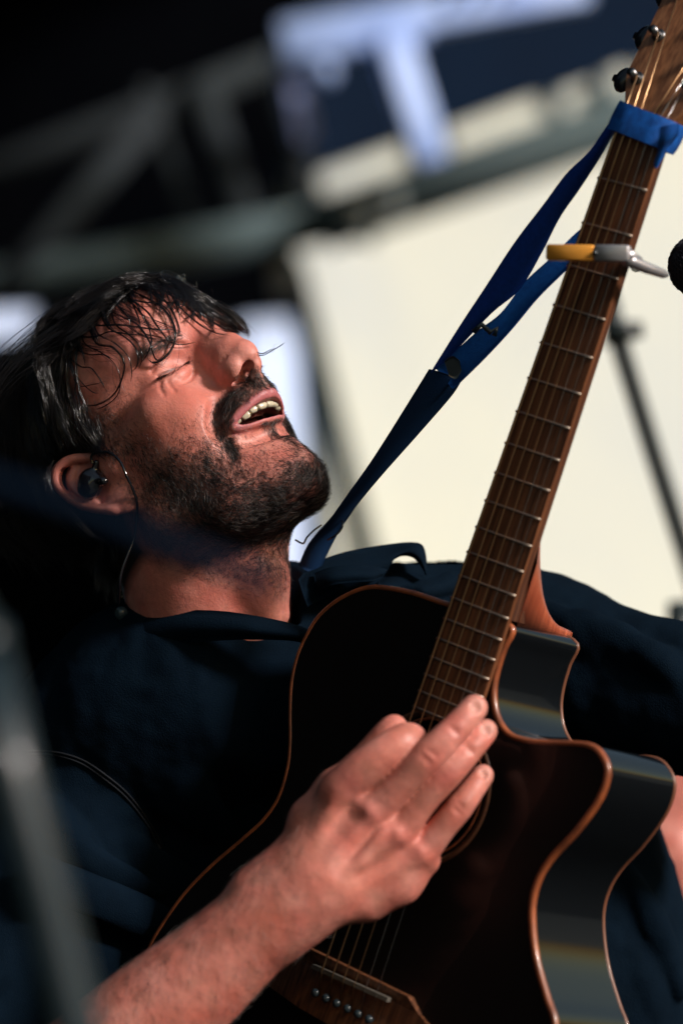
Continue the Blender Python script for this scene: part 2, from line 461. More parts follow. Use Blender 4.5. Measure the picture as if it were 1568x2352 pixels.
tem = np.exp(-(((f_ + 48) / 26) ** 2 + ((u_ + 12) / 28) ** 2 + ((s_ - 62) / 22) ** 2)); tint = blend(tint, (.40, .13, .085), tem * .5)
lipu = np.exp(-((u_ + 66.0 + .006 * s_ ** 2) / 3.8) ** 4) * (f_ > -8) * (s_ < 31); lipl = np.exp(-((u_ + 77.5 - .003 * s_ ** 2) / 3.4) ** 4) * (s_ < 30) * (f_ > -14)
tint = blend(tint, (.42, .125, .135), np.clip(np.maximum(lipu, lipl), 0, 1) * .9)
inm = np.clip((-6.5 - .010 * s_ ** 2 - f_) / 4, 0, 1) * (np.abs(u_ + 72.5) < 8) * (s_ < 27) * (f_ > -60)
tint = blend(tint, (.06, .012, .010), inm)
bd = beard_density(HV, 0)
tint = blend(tint, (.04, .015, .012), np.exp(-(((u_ + 8.2 - .0 * s_) / 1.1) ** 2)) * (f_ > -34) * (s_ > 18) * (s_ < 44) * .8)
tint = blend(tint, (.16, .085, .062), np.clip(bd, 0, 1) * .52)
tint = blend(tint, (.02, .014, .012), np.clip(scalp(HV) * 1.0, 0, 1) * (1 - ear_))

skin = bpy.data.materials.new("skin"); skin.use_nodes = True
nt = skin.node_tree; b = nt.nodes["Principled BSDF"]
at = nt.nodes.new("ShaderNodeAttribute"); at.attribute_name = "tint"; nt.links.new(at.outputs["Color"], b.inputs["Base Color"])
b.inputs["Roughness"].default_value = .40; b.inputs["Specular IOR Level"].default_value = .42
b.inputs["Subsurface Weight"].default_value = .14; b.inputs["Subsurface Radius"].default_value = (1, .28, .14); b.inputs["Subsurface Scale"].default_value = .006
tc = nt.nodes.new("ShaderNodeTexCoord")
n1 = nt.nodes.new("ShaderNodeTexNoise"); n1.inputs["Scale"].default_value = 700; n1.inputs["Detail"].default_value = 3
n2 = nt.nodes.new("ShaderNodeTexNoise"); n2.inputs["Scale"].default_value = 110; n2.inputs["Detail"].default_value = 2
ad = nt.nodes.new("ShaderNodeMath"); ad.operation = 'MULTIPLY_ADD'; ad.inputs[1].default_value = 2.2
nt.links.new(tc.outputs["Object"], n1.inputs["Vector"]); nt.links.new(tc.outputs["Object"], n2.inputs["Vector"])
nt.links.new(n2.outputs[0], ad.inputs[0]); nt.links.new(n1.outputs[0], ad.inputs[2])
bp = nt.nodes.new("ShaderNodeBump"); bp.inputs["Distance"].default_value = .00034; bp.inputs["Strength"].default_value = .8
nt.links.new(ad.outputs[0], bp.inputs["Height"]); nt.links.new(bp.outputs[0], b.inputs["Normal"])
rr = nt.nodes.new("ShaderNodeMapRange"); rr.inputs[3].default_value = .34; rr.inputs[4].default_value = .60; nt.links.new(n2.outputs[0], rr.inputs[0]); nt.links.new(rr.outputs[0], b.inputs["Roughness"])

HW = H2W(HV)
head_bvh = BVHTree.FromPolygons([tuple(v) for v in HW], HQ.tolist())
BODY_V, BODY_Q, BODY_T = [HW], [HQ], [tint]

# ---- teeth: each a rounded block on the upper arch
enamel = mat("enamel", (.58, .52, .37), .3, coat=.3)
def tooth(fc, uc, sc, ang, wd, ht):
    V, F = box((0, 0, 0), (1, 0, 0), (0, 1, 0), (0, 0, 1), 2.4, wd / 2, ht / 2 - .5, 1.3)
    V = np.array(V); V[:, 1] *= 1 - .10 * (V[:, 2] > 0)
    ca, sa = math.cos(ang), math.sin(ang)
    f = fc + V[:, 0] * ca - V[:, 1] * sa; s = sc + V[:, 0] * sa + V[:, 1] * ca; u = uc + V[:, 2]
    return H2W(np.stack([f, u, s], 1)), F
arch = [(4.3, 8.6, 9.5), (12.2, 7.0, 8.6), (19.2, 7.4, 9.4), (25.8, 6.6, 8.2), (32.0, 6.4, 7.4), (39, 8, 7)]
AF, AS = 30.0, 26.0
for side in (1, -1):
    for d, wd, ht in arch:
        th = d / 28.0 * side * 1.0
        ff = -27.5 + AF * math.cos(th); ss = AS * math.sin(th)
        V, F = tooth(ff, -66.6 - .02 * d + (-.4 if 18 < d < 22 else 0), ss, th, wd * .94, ht)
        mesh_obj("tooth", V, F, enamel, person)
# ================================================================== HAIR
def hair_obj(name, strands, radii, matl, parent=person, kind=None):
    """strands: list of (n,3) world points; radii: list of (n,) metres"""
    cu = bpy.data.hair_curves.new(name); off = np.array(world_loc(parent))
    cu.add_curves([len(p) for p in strands])
    cu.points.foreach_set("position", (np.concatenate(strands) - off).astype(np.float32).ravel())
    cu.points.foreach_set("radius", np.concatenate(radii).astype(np.float32))
    cu.materials.append(matl)
    o = bpy.data.objects.new(name, cu); link(o, parent)
    if kind: o["kind"] = kind
    return o

def hair_mat(name, col, rough, col2=None, coat=0.0):
    m = bpy.data.materials.new(name); m.use_nodes = True; nt = m.node_tree; b = nt.nodes["Principled BSDF"]
    b.inputs["Roughness"].default_value = rough; b.inputs["Specular IOR Level"].default_value = .4
    ci = nt.nodes.new("ShaderNodeHairInfo"); cr = nt.nodes.new("ShaderNodeValToRGB")
    cr.color_ramp.elements[0].color = (*col, 1); cr.color_ramp.elements[1].color = (*(col2 or col), 1)
    cr.color_ramp.elements[0].position = .70; cr.color_ramp.elements[1].position = 1.0
    nt.links.new(ci.outputs["Random"], cr.inputs[0]); nt.links.new(cr.outputs[0], b.inputs["Base Color"])
    b.inputs["Coat Weight"].default_value = coat; b.inputs["Coat Roughness"].default_value = .15
    return m
m_beard = hair_mat("beard_hair", (.011, .009, .009), .40, (.30, .27, .25))
m_nape = hair_mat("nape_hair", (.004, .0035, .004), .75)
m_hair = hair_mat("wet_hair", (.006, .005, .006), .22, (.012, .010, .011), .35)

Fc = HV[HQ].mean(1)
FA = np.linalg.norm(np.cross(HV[HQ[:, 2]] - HV[HQ[:, 0]], HV[HQ[:, 3]] - HV[HQ[:, 1]]), axis=1) / 2
FN = np.cross(HV[HQ[:, 2]] - HV[HQ[:, 0]], HV[HQ[:, 3]] - HV[HQ[:, 1]]); FN /= np.linalg.norm(FN, axis=1)[:, None] + 1e-9
_ctr = np.array([-85, 10, 0.])
if np.sum((FN * (Fc - _ctr)).sum(1) * FA) < 0: FN = -FN

def roots(weight, n):
    p = np.clip(weight, 0, None) * FA; p /= p.sum()
    i = rng.choice(len(Fc), n, p=p); q = HV[HQ[i]]
    a, b_ = rng.random((2, n, 1))
    P = q[:, 0] * (1 - a) * (1 - b_) + q[:, 1] * a * (1 - b_) + q[:, 2] * a * b_ + q[:, 3] * (1 - a) * b_
    return P, FN[i]

def short_hairs(P, N, D, length, rad, lift=.45, curl=.25, npt=6):
    """P roots, N normals, D wanted direction (head frame), length mm"""
    n = len(P)
    D = D + rng.normal(0, curl, (n, 3)); D -= N * (D * N).sum(1)[:, None]; D /= np.linalg.norm(D, axis=1)[:, None] + 1e-9
    B = np.cross(N, D); bend = rng.normal(0, .5, (n, 1)); L = length[:, None]
    out = []
    for t in np.linspace(0, 1, npt):
        out.append(P - N * .3 + D * L * t * (1 - .12 * t) + N * L * (lift * t - .30 * lift * t * t) + B * L * bend * .35 * t * t)
    S = H2W(np.stack(out, 1))
    R = (rad[:, None] * np.array([1, .95, .85, .7, .5, .15])[None]) * 1e-3
    return list(S), list(R)

# ---- beard
bdF = beard_density(Fc)
nB = 52000
P, N = roots(bdF * (Fc[:, 0] > -105), nB)
x, y = face_pic(P); s = P[:, 2]
D = np.zeros_like(P); D[:, 1] = -1; D[:, 0] = .15
under = P[:, 1] < -112; D[under] = (.75, -.45, 0)
mou = (P[:, 1] > -74) & (P[:, 0] > -22) & (np.abs(s) < 36); D[mou] = np.stack([np.full(mou.sum(), .1), np.full(mou.sum(), -1.0), np.sign(s[mou]) * (.25 + .02 * np.abs(s[mou]))], 1)
D[:, 0] += .9 * (vnoise(P, 11, 21) - .5); D[:, 2] += .9 * (vnoise(P, 11, 22) - .5)
ln = (2.8 + 6.0 * rng.random(nB) ** 1.4) * (.7 + .5 * np.clip(beard_density(P), 0, 1)); ln[under] *= 1.25; ln[mou] *= .68
S1, R1 = short_hairs(P, N, D, ln, .060 + .03 * rng.random(nB), lift=.42)
nK = 5200                                                           # sparse curly hairs on the throat
P, N = roots(soft(sdpoly(*face_pic(Fc), NECKB) + 40, 170) * (Fc[:, 0] > -120) * (Fc[:, 2] > -30), nK)
D = np.tile([.55, -.2, .1], (nK, 1)); D[:, 0] += 1.4 * (vnoise(P, 8, 31) - .5); D[:, 1] += 1.4 * (vnoise(P, 8, 32) - .5)
S2, R2 = short_hairs(P, N, D, 5 + 6 * rng.random(nK), .05 + .02 * rng.random(nK), lift=.25, curl=.35)
hair_obj("beard", S1 + S2, R1 + R2, m_beard, kind="stuff")

# ---- eyebrows and lashes
bw = soft(sdpoly(*face_pic(Fc), BROW), 24) * (Fc[:, 0] > -60) + .0
P, N = roots(bw, 900)
D = np.stack([np.full(900, -.2), .45 - .02 * np.abs(P[:, 2]), np.sign(P[:, 2]) * 1.0], 1)
S1, R1 = short_hairs(P, N, D, 6 + 4 * rng.random(900), np.full(900, .075), lift=.3)
for side in (1, -1):
    pos = P[:, 2] * side > 0
    o = hair_obj("eyebrow", [a for a, k in zip(S1, pos) if k], [a for a, k in zip(R1, pos) if k], m_beard)
for side in (1, -1):
    L = []; Rr = []
    for k in range(230):
        t = rng.random(); sc = 18.5 + 26 * t; uc = np.interp(sc, [17.5, 24, 30, 37, 45], [-5.5, -7.8, -9.0, -9.2, -7.8]) - .3
        fc = hf.front(uc + .6, sc) - .4; sc2 = sc * side * (1 - .30 * min(max((fc + 75) / 60, 0), 1) if side < 0 else 1)
        p = np.array([fc, uc, sc2]); d = np.array([.75, -.75, side * (.25 + .75 * (t - .3))]) + rng.normal(0, .13, 3); l = 5.0 + 3 * rng.random()
        L.append(H2W(np.array([p + d * l * q + np.array([0, .22, 0]) * l * q * q for q in (0, .3, .6, .85, 1)]))); Rr.append(np.array([.15, .14, .11, .07, .02]) * 1e-3)
    hair_obj("eyelash", L, Rr, m_beard)

# ---- head hair: combed guides marched over the skull
from mathutils.bvhtree import BVHTree as _B
hb = BVHTree.FromPolygons([tuple(v) for v in HV], HQ.tolist())
def march(p, flow, steps, step, lift0, lift1, wob, ph):
    out = [p.copy()]; d = None
    for i in range(steps):
        t = (i + 1) / steps
        v = flow(p, t)
        v = v + wob * np.array([math.sin(p[1] * .11 + ph), math.sin(p[2] * .13 + ph * 2), math.cos(p[0] * .12 + ph * 1.7)])
        v /= np.linalg.norm(v) + 1e-9
        if d is not None: v = .55 * d + .45 * v; v /= np.linalg.norm(v)
        q = p + v * step
        loc, nn, _, dist = hb.find_nearest(Vector(q))
        loc = np.array(loc); nn = np.array(nn)
        if nn @ (loc - _ctr) < 0: nn = -nn
        h = lift0 + (lift1 - lift0) * t
        cur = (q - loc) @ nn
        q = q + nn * (h - cur) * (.7 if cur < h else .12)
        d = q - p; d /= np.linalg.norm(d) + 1e-9; p = q; out.append(q.copy())
    return np.array(out)
def flow_back(p, t):
    f, u, s = p; sg = 1 if s >= 0 else -1
    if f > -70 and u > 35: return np.array([-.55, .1, sg * (.5)])     # front swept back and over
    return np.array([-.35 if u > -10 else .05, -1.0, sg * .25 if u > 0 else -.1 * sg])
def flow_front(p, t): return np.array([.75, -.55 - .5 * t, .35 - .5 * t])
scF = scalp(Fc)
Pg, Ng = roots((scF > -.1) * (.25 + (Fc[:, 2] > -20)) * ((Fc[:, 1] > -10) | (Fc[:, 2] > 10)) * (Fc[:, 1] > -95), 1000)
GL, GR = [], []
EARP = [(225, 940), (262, 885), (330, 850), (400, 850), (440, 905), (600, 900), (620, 1060), (560, 1150), (420, 1140), (300, 1090), (235, 1020)]
def before_ear(G):
    """number of leading points of a guide that keep off the ear"""
    x, y, D = to_pic(H2W(G)); bad = (sdpoly(x / .5272, (y - 588) / .5272, EARP) > 0) & (G[:, 2] > 52)
    return int(np.argmax(bad)) if bad.any() else len(G)
def bundle(G, n, spread, rad, tip=.25, jitter=.6, taper=True):
    """n hairs around guide G (head frame), pressed together towards the tip as wet hair is"""
    G = G[:before_ear(G)]; m = len(G)
    if m < 5: return
    t = np.linspace(0, 1, m)[:, None]
    for _ in range(n):
        o = rng.normal(0, 1, 3); o2 = rng.normal(0, 1, 3)
        sp = spread * (1 - (1 - tip) * np.minimum(t * 1.8, 1))
        w_ = np.cumsum(rng.normal(0, jitter * .12, (m, 3)), 0)
        k = max(4, int(m * (1 - .25 * rng.random())))
        GL.append(H2W((G + o * sp + o2 * spread * .35 * np.sin(t * math.pi) + w_)[:k]))
        r = np.full(k, rad * (.7 + .6 * rng.random()));
        if taper: r[-3:] *= np.array([.8, .5, .15])
        GR.append(r * 1e-3)
for i in range(len(Pg)):
    p = Pg[i]; front = p[0] > -75 and p[1] > 50
    G = march(p, flow_front if (front and rng.random() < .06) else flow_back, 22, 4.2, 1.5, (6 + 5 * rng.random()) * (2.2 if p[0] < -120 else 1), .30, rng.random() * 6)
    low = np.nonzero(G[:, 1] < -78)[0]
    if len(low): G = G[:max(low[0], 2)]
    bundle(G, 15, 3.2, .10, tip=.22)

# ---- long wet locks seen against the face: followed in the picture, then laid on the head at their own height
def lay(pts, lift, depth=None, conv=None):
    conv = conv or (lambda a, b: (a * .5272, 588 + b * .5272))
    Q = catmull(pts, 6); out = []; last = None
    Ds = []
    for (a, b_) in Q:
        x, y = conv(a, b_); d = W(x, y, 1.0) - CAM; dn = d / np.linalg.norm(d)
        hit = head_bvh.ray_cast(Vector(CAM), Vector(dn))
        Ds.append(((np.array(hit[0]) - CAM) @ FV) if hit[0] is not None else np.nan)
    Ds = np.array(Ds); ok = ~np.isnan(Ds)
    if ok.any():
        Ds = np.interp(np.arange(len(Ds)), np.nonzero(ok)[0], Ds[ok]); Ds = np.minimum(Ds, np.min(Ds) + .09)
        k = np.ones(5) / 5; Dp = np.pad(Ds, 2, mode='edge'); Ds = np.convolve(Dp, k, 'valid')
    else: Ds[:] = 2.56 if depth is None else depth
    t = np.linspace(0, 1, len(Q)); lf = np.interp(t, [0, .25, .8, 1], [lift * .3, lift, lift, lift * .4]) if np.isscalar(lift) else np.interp(t, np.linspace(0, 1, len(lift)), lift)
    return np.array([W2H(W(*conv(a, b_), D - l / 1000)) for (a, b_), D, l in zip(Q, Ds, lf)])
LOCKS = [  # (points in the close-up, hairs, spread mm, lift mm)
 ([(470,190),(560,190),(640,240),(690,310),(740,370),(790,385),(860,372)], 9, .8, 5),
 ([(520,170),(590,220),(640,290),(660,370),(640,430),(600,490)], 10, .9, 6),
 ([(560,150),(650,190),(720,240),(760,310),(755,390),(710,450),(665,465),(640,440)], 12, 1.0, 7),
 ([(600,140),(690,170),(750,240),(780,320),(770,370)], 10, 1.2, 6),
 ([(640,130),(730,160),(800,240),(870,300),(940,335),(1010,345)], 10, .9, 6),
 ([(700,130),(790,170),(850,230),(930,290),(1000,325),(1060,330)], 12, 1.2, 8),
 ([(680,110),(800,160),(900,220),(1000,260),(1060,300),(1095,360)], 26, 3.0, 9),
 ([(640,100),(780,130),(900,200),(980,235),(1050,280),(1085,330)], 26, 3.0, 10),
 ([(600,95),(740,110),(860,180),(960,240),(1040,300),(1098,370)], 18, 2.2, 12),
 ([(720,120),(840,160),(930,205),(1000,235),(1050,262)], 8, 1.5, 14),
 ([(760,150),(860,215),(940,262),(1005,300),(1060,335)], 20, 2.4, 8),
 ([(560,170),(600,260),(620,330),(680,350),(740,360)], 6, .8, 6),
 ([(480,200),(500,290),(560,340),(600,380),(620,440),(600,500)], 8, .9, 6),
 ([(430,230),(470,310),(540,350),(590,400),(600,470),(560,520)], 9, .9, 6),
 ([(400,260),(430,340),(500,380),(560,440),(575,510),(568,560)], 7, .6, 6),
 ([(380,280),(420,380),(490,400),(540,460),(530,540),(490,610),(420,650),(360,650)], 9, .9, 6),
 ([(350,300),(370,380),(440,420),(500,470),(527,540),(510,610),(455,655),(390,672)], 6, .6, 7),
 ([(330,320),(330,400),(390,430),(450,430),(510,460)], 7, .8, 6),
 ([(300,340),(300,430),(350,480),(400,490),(450,560),(470,600)], 6, .8, 6),
 ([(290,360),(310,450),(340,530),(400,590),(440,600)], 6, .8, 5),
 ([(310,300),(360,350),(420,350),(480,330),(560,340),(640,340)], 7, .8, 6),
 ([(360,260),(420,300),(520,300),(600,310),(690,320),(770,320)], 6, .7, 7),
 ([(450,220),(520,260),(600,300),(650,370),(680,450),(730,430),(760,380)], 8, .8, 7),
 ([(540,180),(620,200),(700,210),(745,260),(740,330)], 6, .7, 6),
 ([(660,160),(720,200),(800,215),(880,280),(920,320)], 6, .7, 6),
 ([(280,420),(330,520),(330,600),(380,640)], 6, .8, 5),
 ([(300,460),(340,560),(400,560),(480,540)], 4, .5, 6),
 ([(1118,430),(1150,432),(1180,415),(1215,395),(1243,374)], 2, .4, [0,0,0]),
 ([(1112,415),(1140,425),(1170,412),(1200,400)], 1, .3, [0,0,0]),
 # the mass swept over the top and down to the far brow
 ([(560,100),(640,130),(690,180),(700,230),(690,270)], 26, 2.6, 8),
 ([(600,90),(700,120),(750,170),(775,230),(790,290)], 28, 2.6, 8),
 ([(640,85),(740,115),(800,170),(850,220),(900,265)], 30, 2.6, 9),
 ([(660,85),(780,120),(860,180),(930,225),(990,270)], 34, 2.8, 11),
 ([(700,95),(820,140),(920,200),(1000,245),(1060,290),(1092,350)], 34, 2.6, 12),
 ([(720,105),(850,165),(940,215),(1010,262),(1070,320),(1090,362)], 30, 2.2, 14),
 ([(820,190),(900,235),(970,270),(1030,300),(1075,345)], 30, 2.4, 8),
 ([(880,225),(950,265),(1010,300),(1050,325),(1080,350)], 26, 2.0, 10),
 ([(520,110),(560,150),(590,200),(620,250),(640,310)], 22, 2.4, 8),
 ([(470,130),(500,170),(520,220),(560,270),(580,330)], 22, 2.4, 8),
 ([(420,160),(440,200),(450,250),(480,310),(530,350)], 22, 2.4, 8),
 ([(370,190),(385,240),(390,290),(420,350),(430,400)], 22, 2.4, 8),
 ([(320,240),(330,290),(330,350),(360,420),(370,480)], 20, 2.2, 7),
 ([(280,290),(290,350),(290,420),(320,500),(330,560)], 20, 2.2, 7),
 # side of the head, falling past the temple towards the ear
 ([(330,330),(300,460),(300,580),(325,680),(345,780),(375,880)], 16, 2.0, 7),
 ([(320,340),(280,470),(265,600),(280,700),(300,780),(300,850)], 26, 3.2, 8),
 ([(350,330),(330,460),(345,580),(375,660),(390,740),(415,820)], 8, 1.4, 6),
 ([(345,560),(350,680),(365,780),(370,900),(385,930)], 4, .8, 5),
 ([(300,340),(240,460),(215,600),(225,720),(250,800),(250,860)], 34, 5, 9),
 ([(280,330),(190,450),(150,600),(150,740),(180,860),(200,940)], 40, 6, 10),
 ([(260,320),(140,440),(80,600),(80,780),(110,920),(150,1020)], 50, 7, 10),
 ([(240,320),(100,430),(20,580),(0,760),(30,940),(80,1080)], 54, 8, 10),
 ([(230,330),(60,450),(-60,620),(-90,800),(-60,980),(20,1120)], 54, 9, 6),
 ([(250,340),(120,500),(50,680),(40,850),(60,1000)], 50, 9, 8),
 ([(200,380),(60,520),(-30,700),(-60,900),(-40,1050)], 54, 10, 6),
 ([(300,400),(200,560),(120,700),(110,860),(140,960)], 40, 7, 9),
 ([(340,250),(250,330),(200,400),(150,520)], 24, 3, 9),
 ([(440,180),(340,230),(260,300),(190,380),(130,500)], 34, 3.5, 11),
 ([(520,130),(400,180),(300,240),(220,330),(160,420)], 34, 3.5, 12),
 ([(600,100),(480,130),(380,190),(290,250),(230,330)], 30, 3.2, 11),
 ([(640,95),(540,95),(440,140),(350,190),(270,260)], 24, 2.5, 12),
 ([(660,110),(590,140),(520,190),(470,260),(440,330)], 16, 1.8, 9),
 ([(600,130),(520,160),(440,220),(390,290),(360,360)], 16, 1.8, 9),
]
for pts, n, spread, lift in LOCKS:
    if n <= 12: bundle(lay(pts, lift), n + 6, spread * .45, .135, tip=.5, jitter=.22)
    else: bundle(lay(pts, lift), n, spread * .8, .125, tip=.3, jitter=.4)
# tangled wet clumps along the crown and hairline
CR = catmull([(170, 350), (230, 270), (340, 185), (480, 120), (620, 88), (740, 112), (860, 175), (950, 225)], 10)
for k in range(95):
    i = rng.integers(2, len(CR) - 2); t_ = CR[i + 1] - CR[i - 1]; th = math.atan2(t_[1], t_[0]) + rng.uniform(.35, 1.5); c = rng.choice([-1, 1]) * rng.uniform(.1, .45)
    x0, y0 = CR[i] + rng.normal(0, 8, 2); L = rng.uniform(60, 150) if i > 25 else rng.uniform(80, 220); pts = []
    for q in range(6):
        pts.append((x0, y0)); x0 += L / 5 * math.cos(th); y0 += L / 5 * math.sin(th); th += c * (.6 + .4 * q / 5)
    bundle(lay(pts, rng.uniform(5, 13)), int(rng.integers(7, 16)), 1.3, .13, tip=.35, jitter=.3)
# nape hair, hanging behind the ear
NL, NR = [], []
for k in range(60):
    x0 = rng.uniform(-120, 330); pts = [(x0, 860 + rng.normal(0, 30)), (x0 - 20 + rng.normal(0, 20), 1010), (x0 + 30 + rng.normal(0, 30), 1150), (x0 + 120 + rng.normal(0, 40), 1270), (x0 + 200 + rng.normal(0, 50), 1350 + rng.normal(0, 40))]
    Q = catmull(pts, 6); dd = 2.625 + .03 * rng.random()
    G = np.array([W2H(W(a * .5272, 588 + b_ * .5272, dd)) for a, b_ in Q])
    m0 = before_ear; before_ear = lambda g: len(g)
    bundle(G, 26, 6, .12, tip=.4); before_ear = m0; NL += GL[-26:]; NR += GR[-26:]; del GL[-26:]; del GR[-26:]
# small stray hairs curling off the crown and brow
for k in range(70):
    a = rng.random(); bx, by = np.interp(a, [0, .3, .6, 1], [180, 340, 620, 900]), np.interp(a, [0, .3, .6, 1], [330, 160, 85, 190])
    L = 40 + 60 * rng.random(); th = rng.random() * 6.3; c = rng.choice([-1, 1])
    pts = []; x0, y0 = bx, by + 20
    for i in range(6):
        pts.append((x0, y0)); x0 += L / 5 * math.cos(th); y0 += L / 5 * math.sin(th); th += c * .5
    bundle(lay(pts, 8, depth=2.57), 1, .1, .05)
for k in range(60):
    i = rng.integers(0, 28); pts = [(a + rng.normal(0, 16), b_ + rng.normal(0, 14)) for a, b_ in LOCKS[i][0]]
    bundle(lay(pts, 5), 2, .5, .055, tip=.8)
hair_obj("hair", GL, GR, m_hair, kind="stuff")
hair_obj("nape_hair", NL, NR, m_nape, kind="stuff")
print("strands", len(GL))
# ================================================================== GUITAR   (frame: x from the saddle towards the nut, y towards the bass side, z out of the top; mm)
GA = np.array([[.317, .9476, .0391], [-.7314, .2705, -.626], [-.6038, .1698, .7788]])      # rows x, y, z axis in (right, up, towards camera)
GM = GA @ HB
GT = CAM + FV * 2.43248 + RV * .00726 + UV * -.34285
def G2W(p): return GT + (np.asarray(p, float) @ GM) / 1000
guitar = empty("acoustic_guitar", tuple(GT), "black cutaway acoustic guitar with an orange wooden edge and rosewood fretboard, held by the singer", "guitar")
SC = 648.0
def fx(n): return SC * 2 ** (-n / 12)
def bw_(x): return 43.5 + 13.5 * (SC - x) / (SC - fx(20))
top_lac = mat("black_lacquer", (.006, .005, .005), .34, coat=.12, spec=.2)
side_lac = mat("black_side_lacquer", (.004, .005, .006), .10, coat=.45, spec=.35)
bind = mat("mahogany_binding", (.34, .090, .030), .34, coat=.4, noise=(60, .9, (.16, .045, .018)))
rose = bpy.data.materials.new("rosewood"); rose.use_nodes = True
nt = rose.node_tree; b = nt.nodes["Principled BSDF"]; tc = nt.nodes.new("ShaderNodeTexCoord"); mp = nt.nodes.new("ShaderNodeMapping")
# stretch the grain along the neck
axis = Vector(tuple(GM[0])); ro = axis.to_track_quat('X', 'Z').to_euler()
vr = nt.nodes.new("ShaderNodeVectorRotate"); vr.rotation_type = 'EULER_XYZ'; vr.invert = True; vr.inputs["Rotation"].default_value = ro
nt.links.new(tc.outputs["Object"], vr.inputs["Vector"]); nt.links.new(vr.outputs[0], mp.inputs[0]); mp.inputs["Scale"].default_value = (18, 420, 420)
n_ = nt.nodes.new("ShaderNodeTexNoise"); n_.inputs["Scale"].default_value = 1; n_.inputs["Detail"].default_value = 5; nt.links.new(mp.outputs[0], n_.inputs["Vector"])
cr = nt.nodes.new("ShaderNodeValToRGB"); cr.color_ramp.elements[0].position = .32; cr.color_ramp.elements[0].color = (.040, .012, .005, 1); cr.color_ramp.elements[1].position = .68; cr.color_ramp.elements[1].color = (.20, .074, .030, 1)
nt.links.new(n_.outputs[0], cr.inputs[0]); nt.links.new(cr.outputs[0], b.inputs["Base Color"]); b.inputs["Roughness"].default_value = .42
maho = rose.copy(); maho.name = "mahogany"; e = maho.node_tree.nodes["Color Ramp"].color_ramp.elements if "Color Ramp" in maho.node_tree.nodes else [n for n in maho.node_tree.nodes if n.type == 'VALTORGB'][0].color_ramp.elements
e[0].color = (.24, .045, .020, 1); e[1].color = (.44, .11, .050, 1); maho.node_tree.nodes["Principled BSDF"].inputs["Roughness"].default_value = .35
headm = rose.copy(); headm.name = "headstock_wood"; e = [n for n in headm.node_tree.nodes if n.type == 'VALTORGB'][0].color_ramp.elements
e[0].color = (.13, .045, .018, 1); e[1].color = (.34, .15, .065, 1)
steel = mat("fret_steel", (.36, .29, .23), .42, metal=1.0)
bronze = mat("bronze_string", (.55, .33, .17), .30, metal=1.0)
plain = mat("steel_string", (.6, .58, .55), .22, metal=1.0)
bone = mat("bone", (.12, .105, .085), .5)
ebon = mat("pin_plastic", (.02, .03, .035), .2, coat=.5)
nickel = mat("nickel", (.20, .20, .20), .32, metal=1.0)

LEFT = [(288, 0), (284, 34), (283, 62), (280, 87), (274, 110), (259, 131), (241, 145), (223, 151), (204, 153), (184, 150), (162, 142), (144, 134), (125, 128), (101, 127), (81, 134), (60, 148), (32, 168), (4, 184), (-25, 195), (-45, 200), (-75, 203), (-108, 199), (-140, 184), (-168, 158), (-190, 120), (-202, 75), (-207, 35), (-208, 0)]
RIGHT = [(-207, -35), (-202, -75), (-190, -120), (-168, -158), (-140, -184), (-108, -200), (-70, -205), (-35, -201), (0, -189), (36, -172), (50, -159), (72, -140), (94, -127), (111, -121), (127, -121), (143, -126), (164, -137), (188, -146), (204, -148), (216, -145), (224, -136), (227, -125), (224, -110), (218, -90), (213, -70), (213, -54), (221, -41), (235, -32), (250, -28.5), (267, -28), (284, -28.5)]
OUT = catmull(LEFT + RIGHT, 4, closed=True)
OUT = OUT[np.r_[True, np.linalg.norm(np.diff(OUT, axis=0), axis=1) > .4]]
nO = len(OUT)
tan = np.roll(OUT, -1, 0) - np.roll(OUT, 1, 0); tan /= np.linalg.norm(tan, axis=1)[:, None]
nor = np.stack([tan[:, 1], -tan[:, 0]], 1)
if np.mean((nor * (OUT - OUT.mean(0))).sum(1)) < 0: nor = -nor
ZT = -8.0
def zback(x): return -8 - 88 - 16 * np.clip((284 - x) / 480, 0, 1)
HC, HR = np.array([152.0, -1.0]), 51.0
# soundboard: triangulated sheet with the sound hole left open
from mathutils.geometry import delaunay_2d_cdt
def sheet(name, outline, z, m, hole=True, arch=0.0, thick=2.5, inset=2.2):
    o = outline - nor * inset; pts = [Vector(p) for p in o]; ed = [(i, (i + 1) % nO) for i in range(nO)]
    if hole:
        k = 64; base = len(pts); pts += [Vector((HC[0] + HR * math.cos(2 * math.pi * i / k), HC[1] + HR * math.sin(2 * math.pi * i / k))) for i in range(k)]
        ed += [(base + i, base + (i + 1) % k) for i in range(k)]
    for gx in range(-200, 284, 22):
        for gy in range(-200, 204, 22): pts.append(Vector((gx, gy)))
    v, e_, f, *_ = delaunay_2d_cdt(pts, ed, [], 0, 1e-4)
    v = np.array([tuple(p) for p in v]); xs = v[:, 0]; oi = np.array(o)
    keep = []
    for t in f:
        c = v[list(t)].mean(0)
        if sdpoly(c[:1], c[1:], oi)[0] > 0 and not (hole and np.hypot(*(c - HC)) < HR): keep.append(tuple(t))
    dz = arch * np.clip(sdpoly(v[:, 0], v[:, 1], oi) / 90, 0, 1) ** .7
    zz = (z(v[:, 0]) if callable(z) else np.full(len(v), z)) + dz
    return mesh_obj(name, G2W(np.c_[v, zz]), keep, m, guitar)
sheet("soundboard", OUT, ZT, top_lac)
sheet("back", OUT, zback, side_lac, hole=False, arch=-10)
# sides
V = []; F = []
for j in range(7):
    t = j / 6
    for i in range(nO):
        z = ZT - 1 + (zback(OUT[i, 0]) + 2 - ZT) * t; V.append((*(OUT[i] - nor[i] * .6), z))
for j in range(6):
    for i in range(nO): F.append((j * nO + i, j * nO + (i + 1) % nO, (j + 1) * nO + (i + 1) % nO, (j + 1) * nO + i))
mesh_obj("side", G2W(V), F, side_lac, guitar)
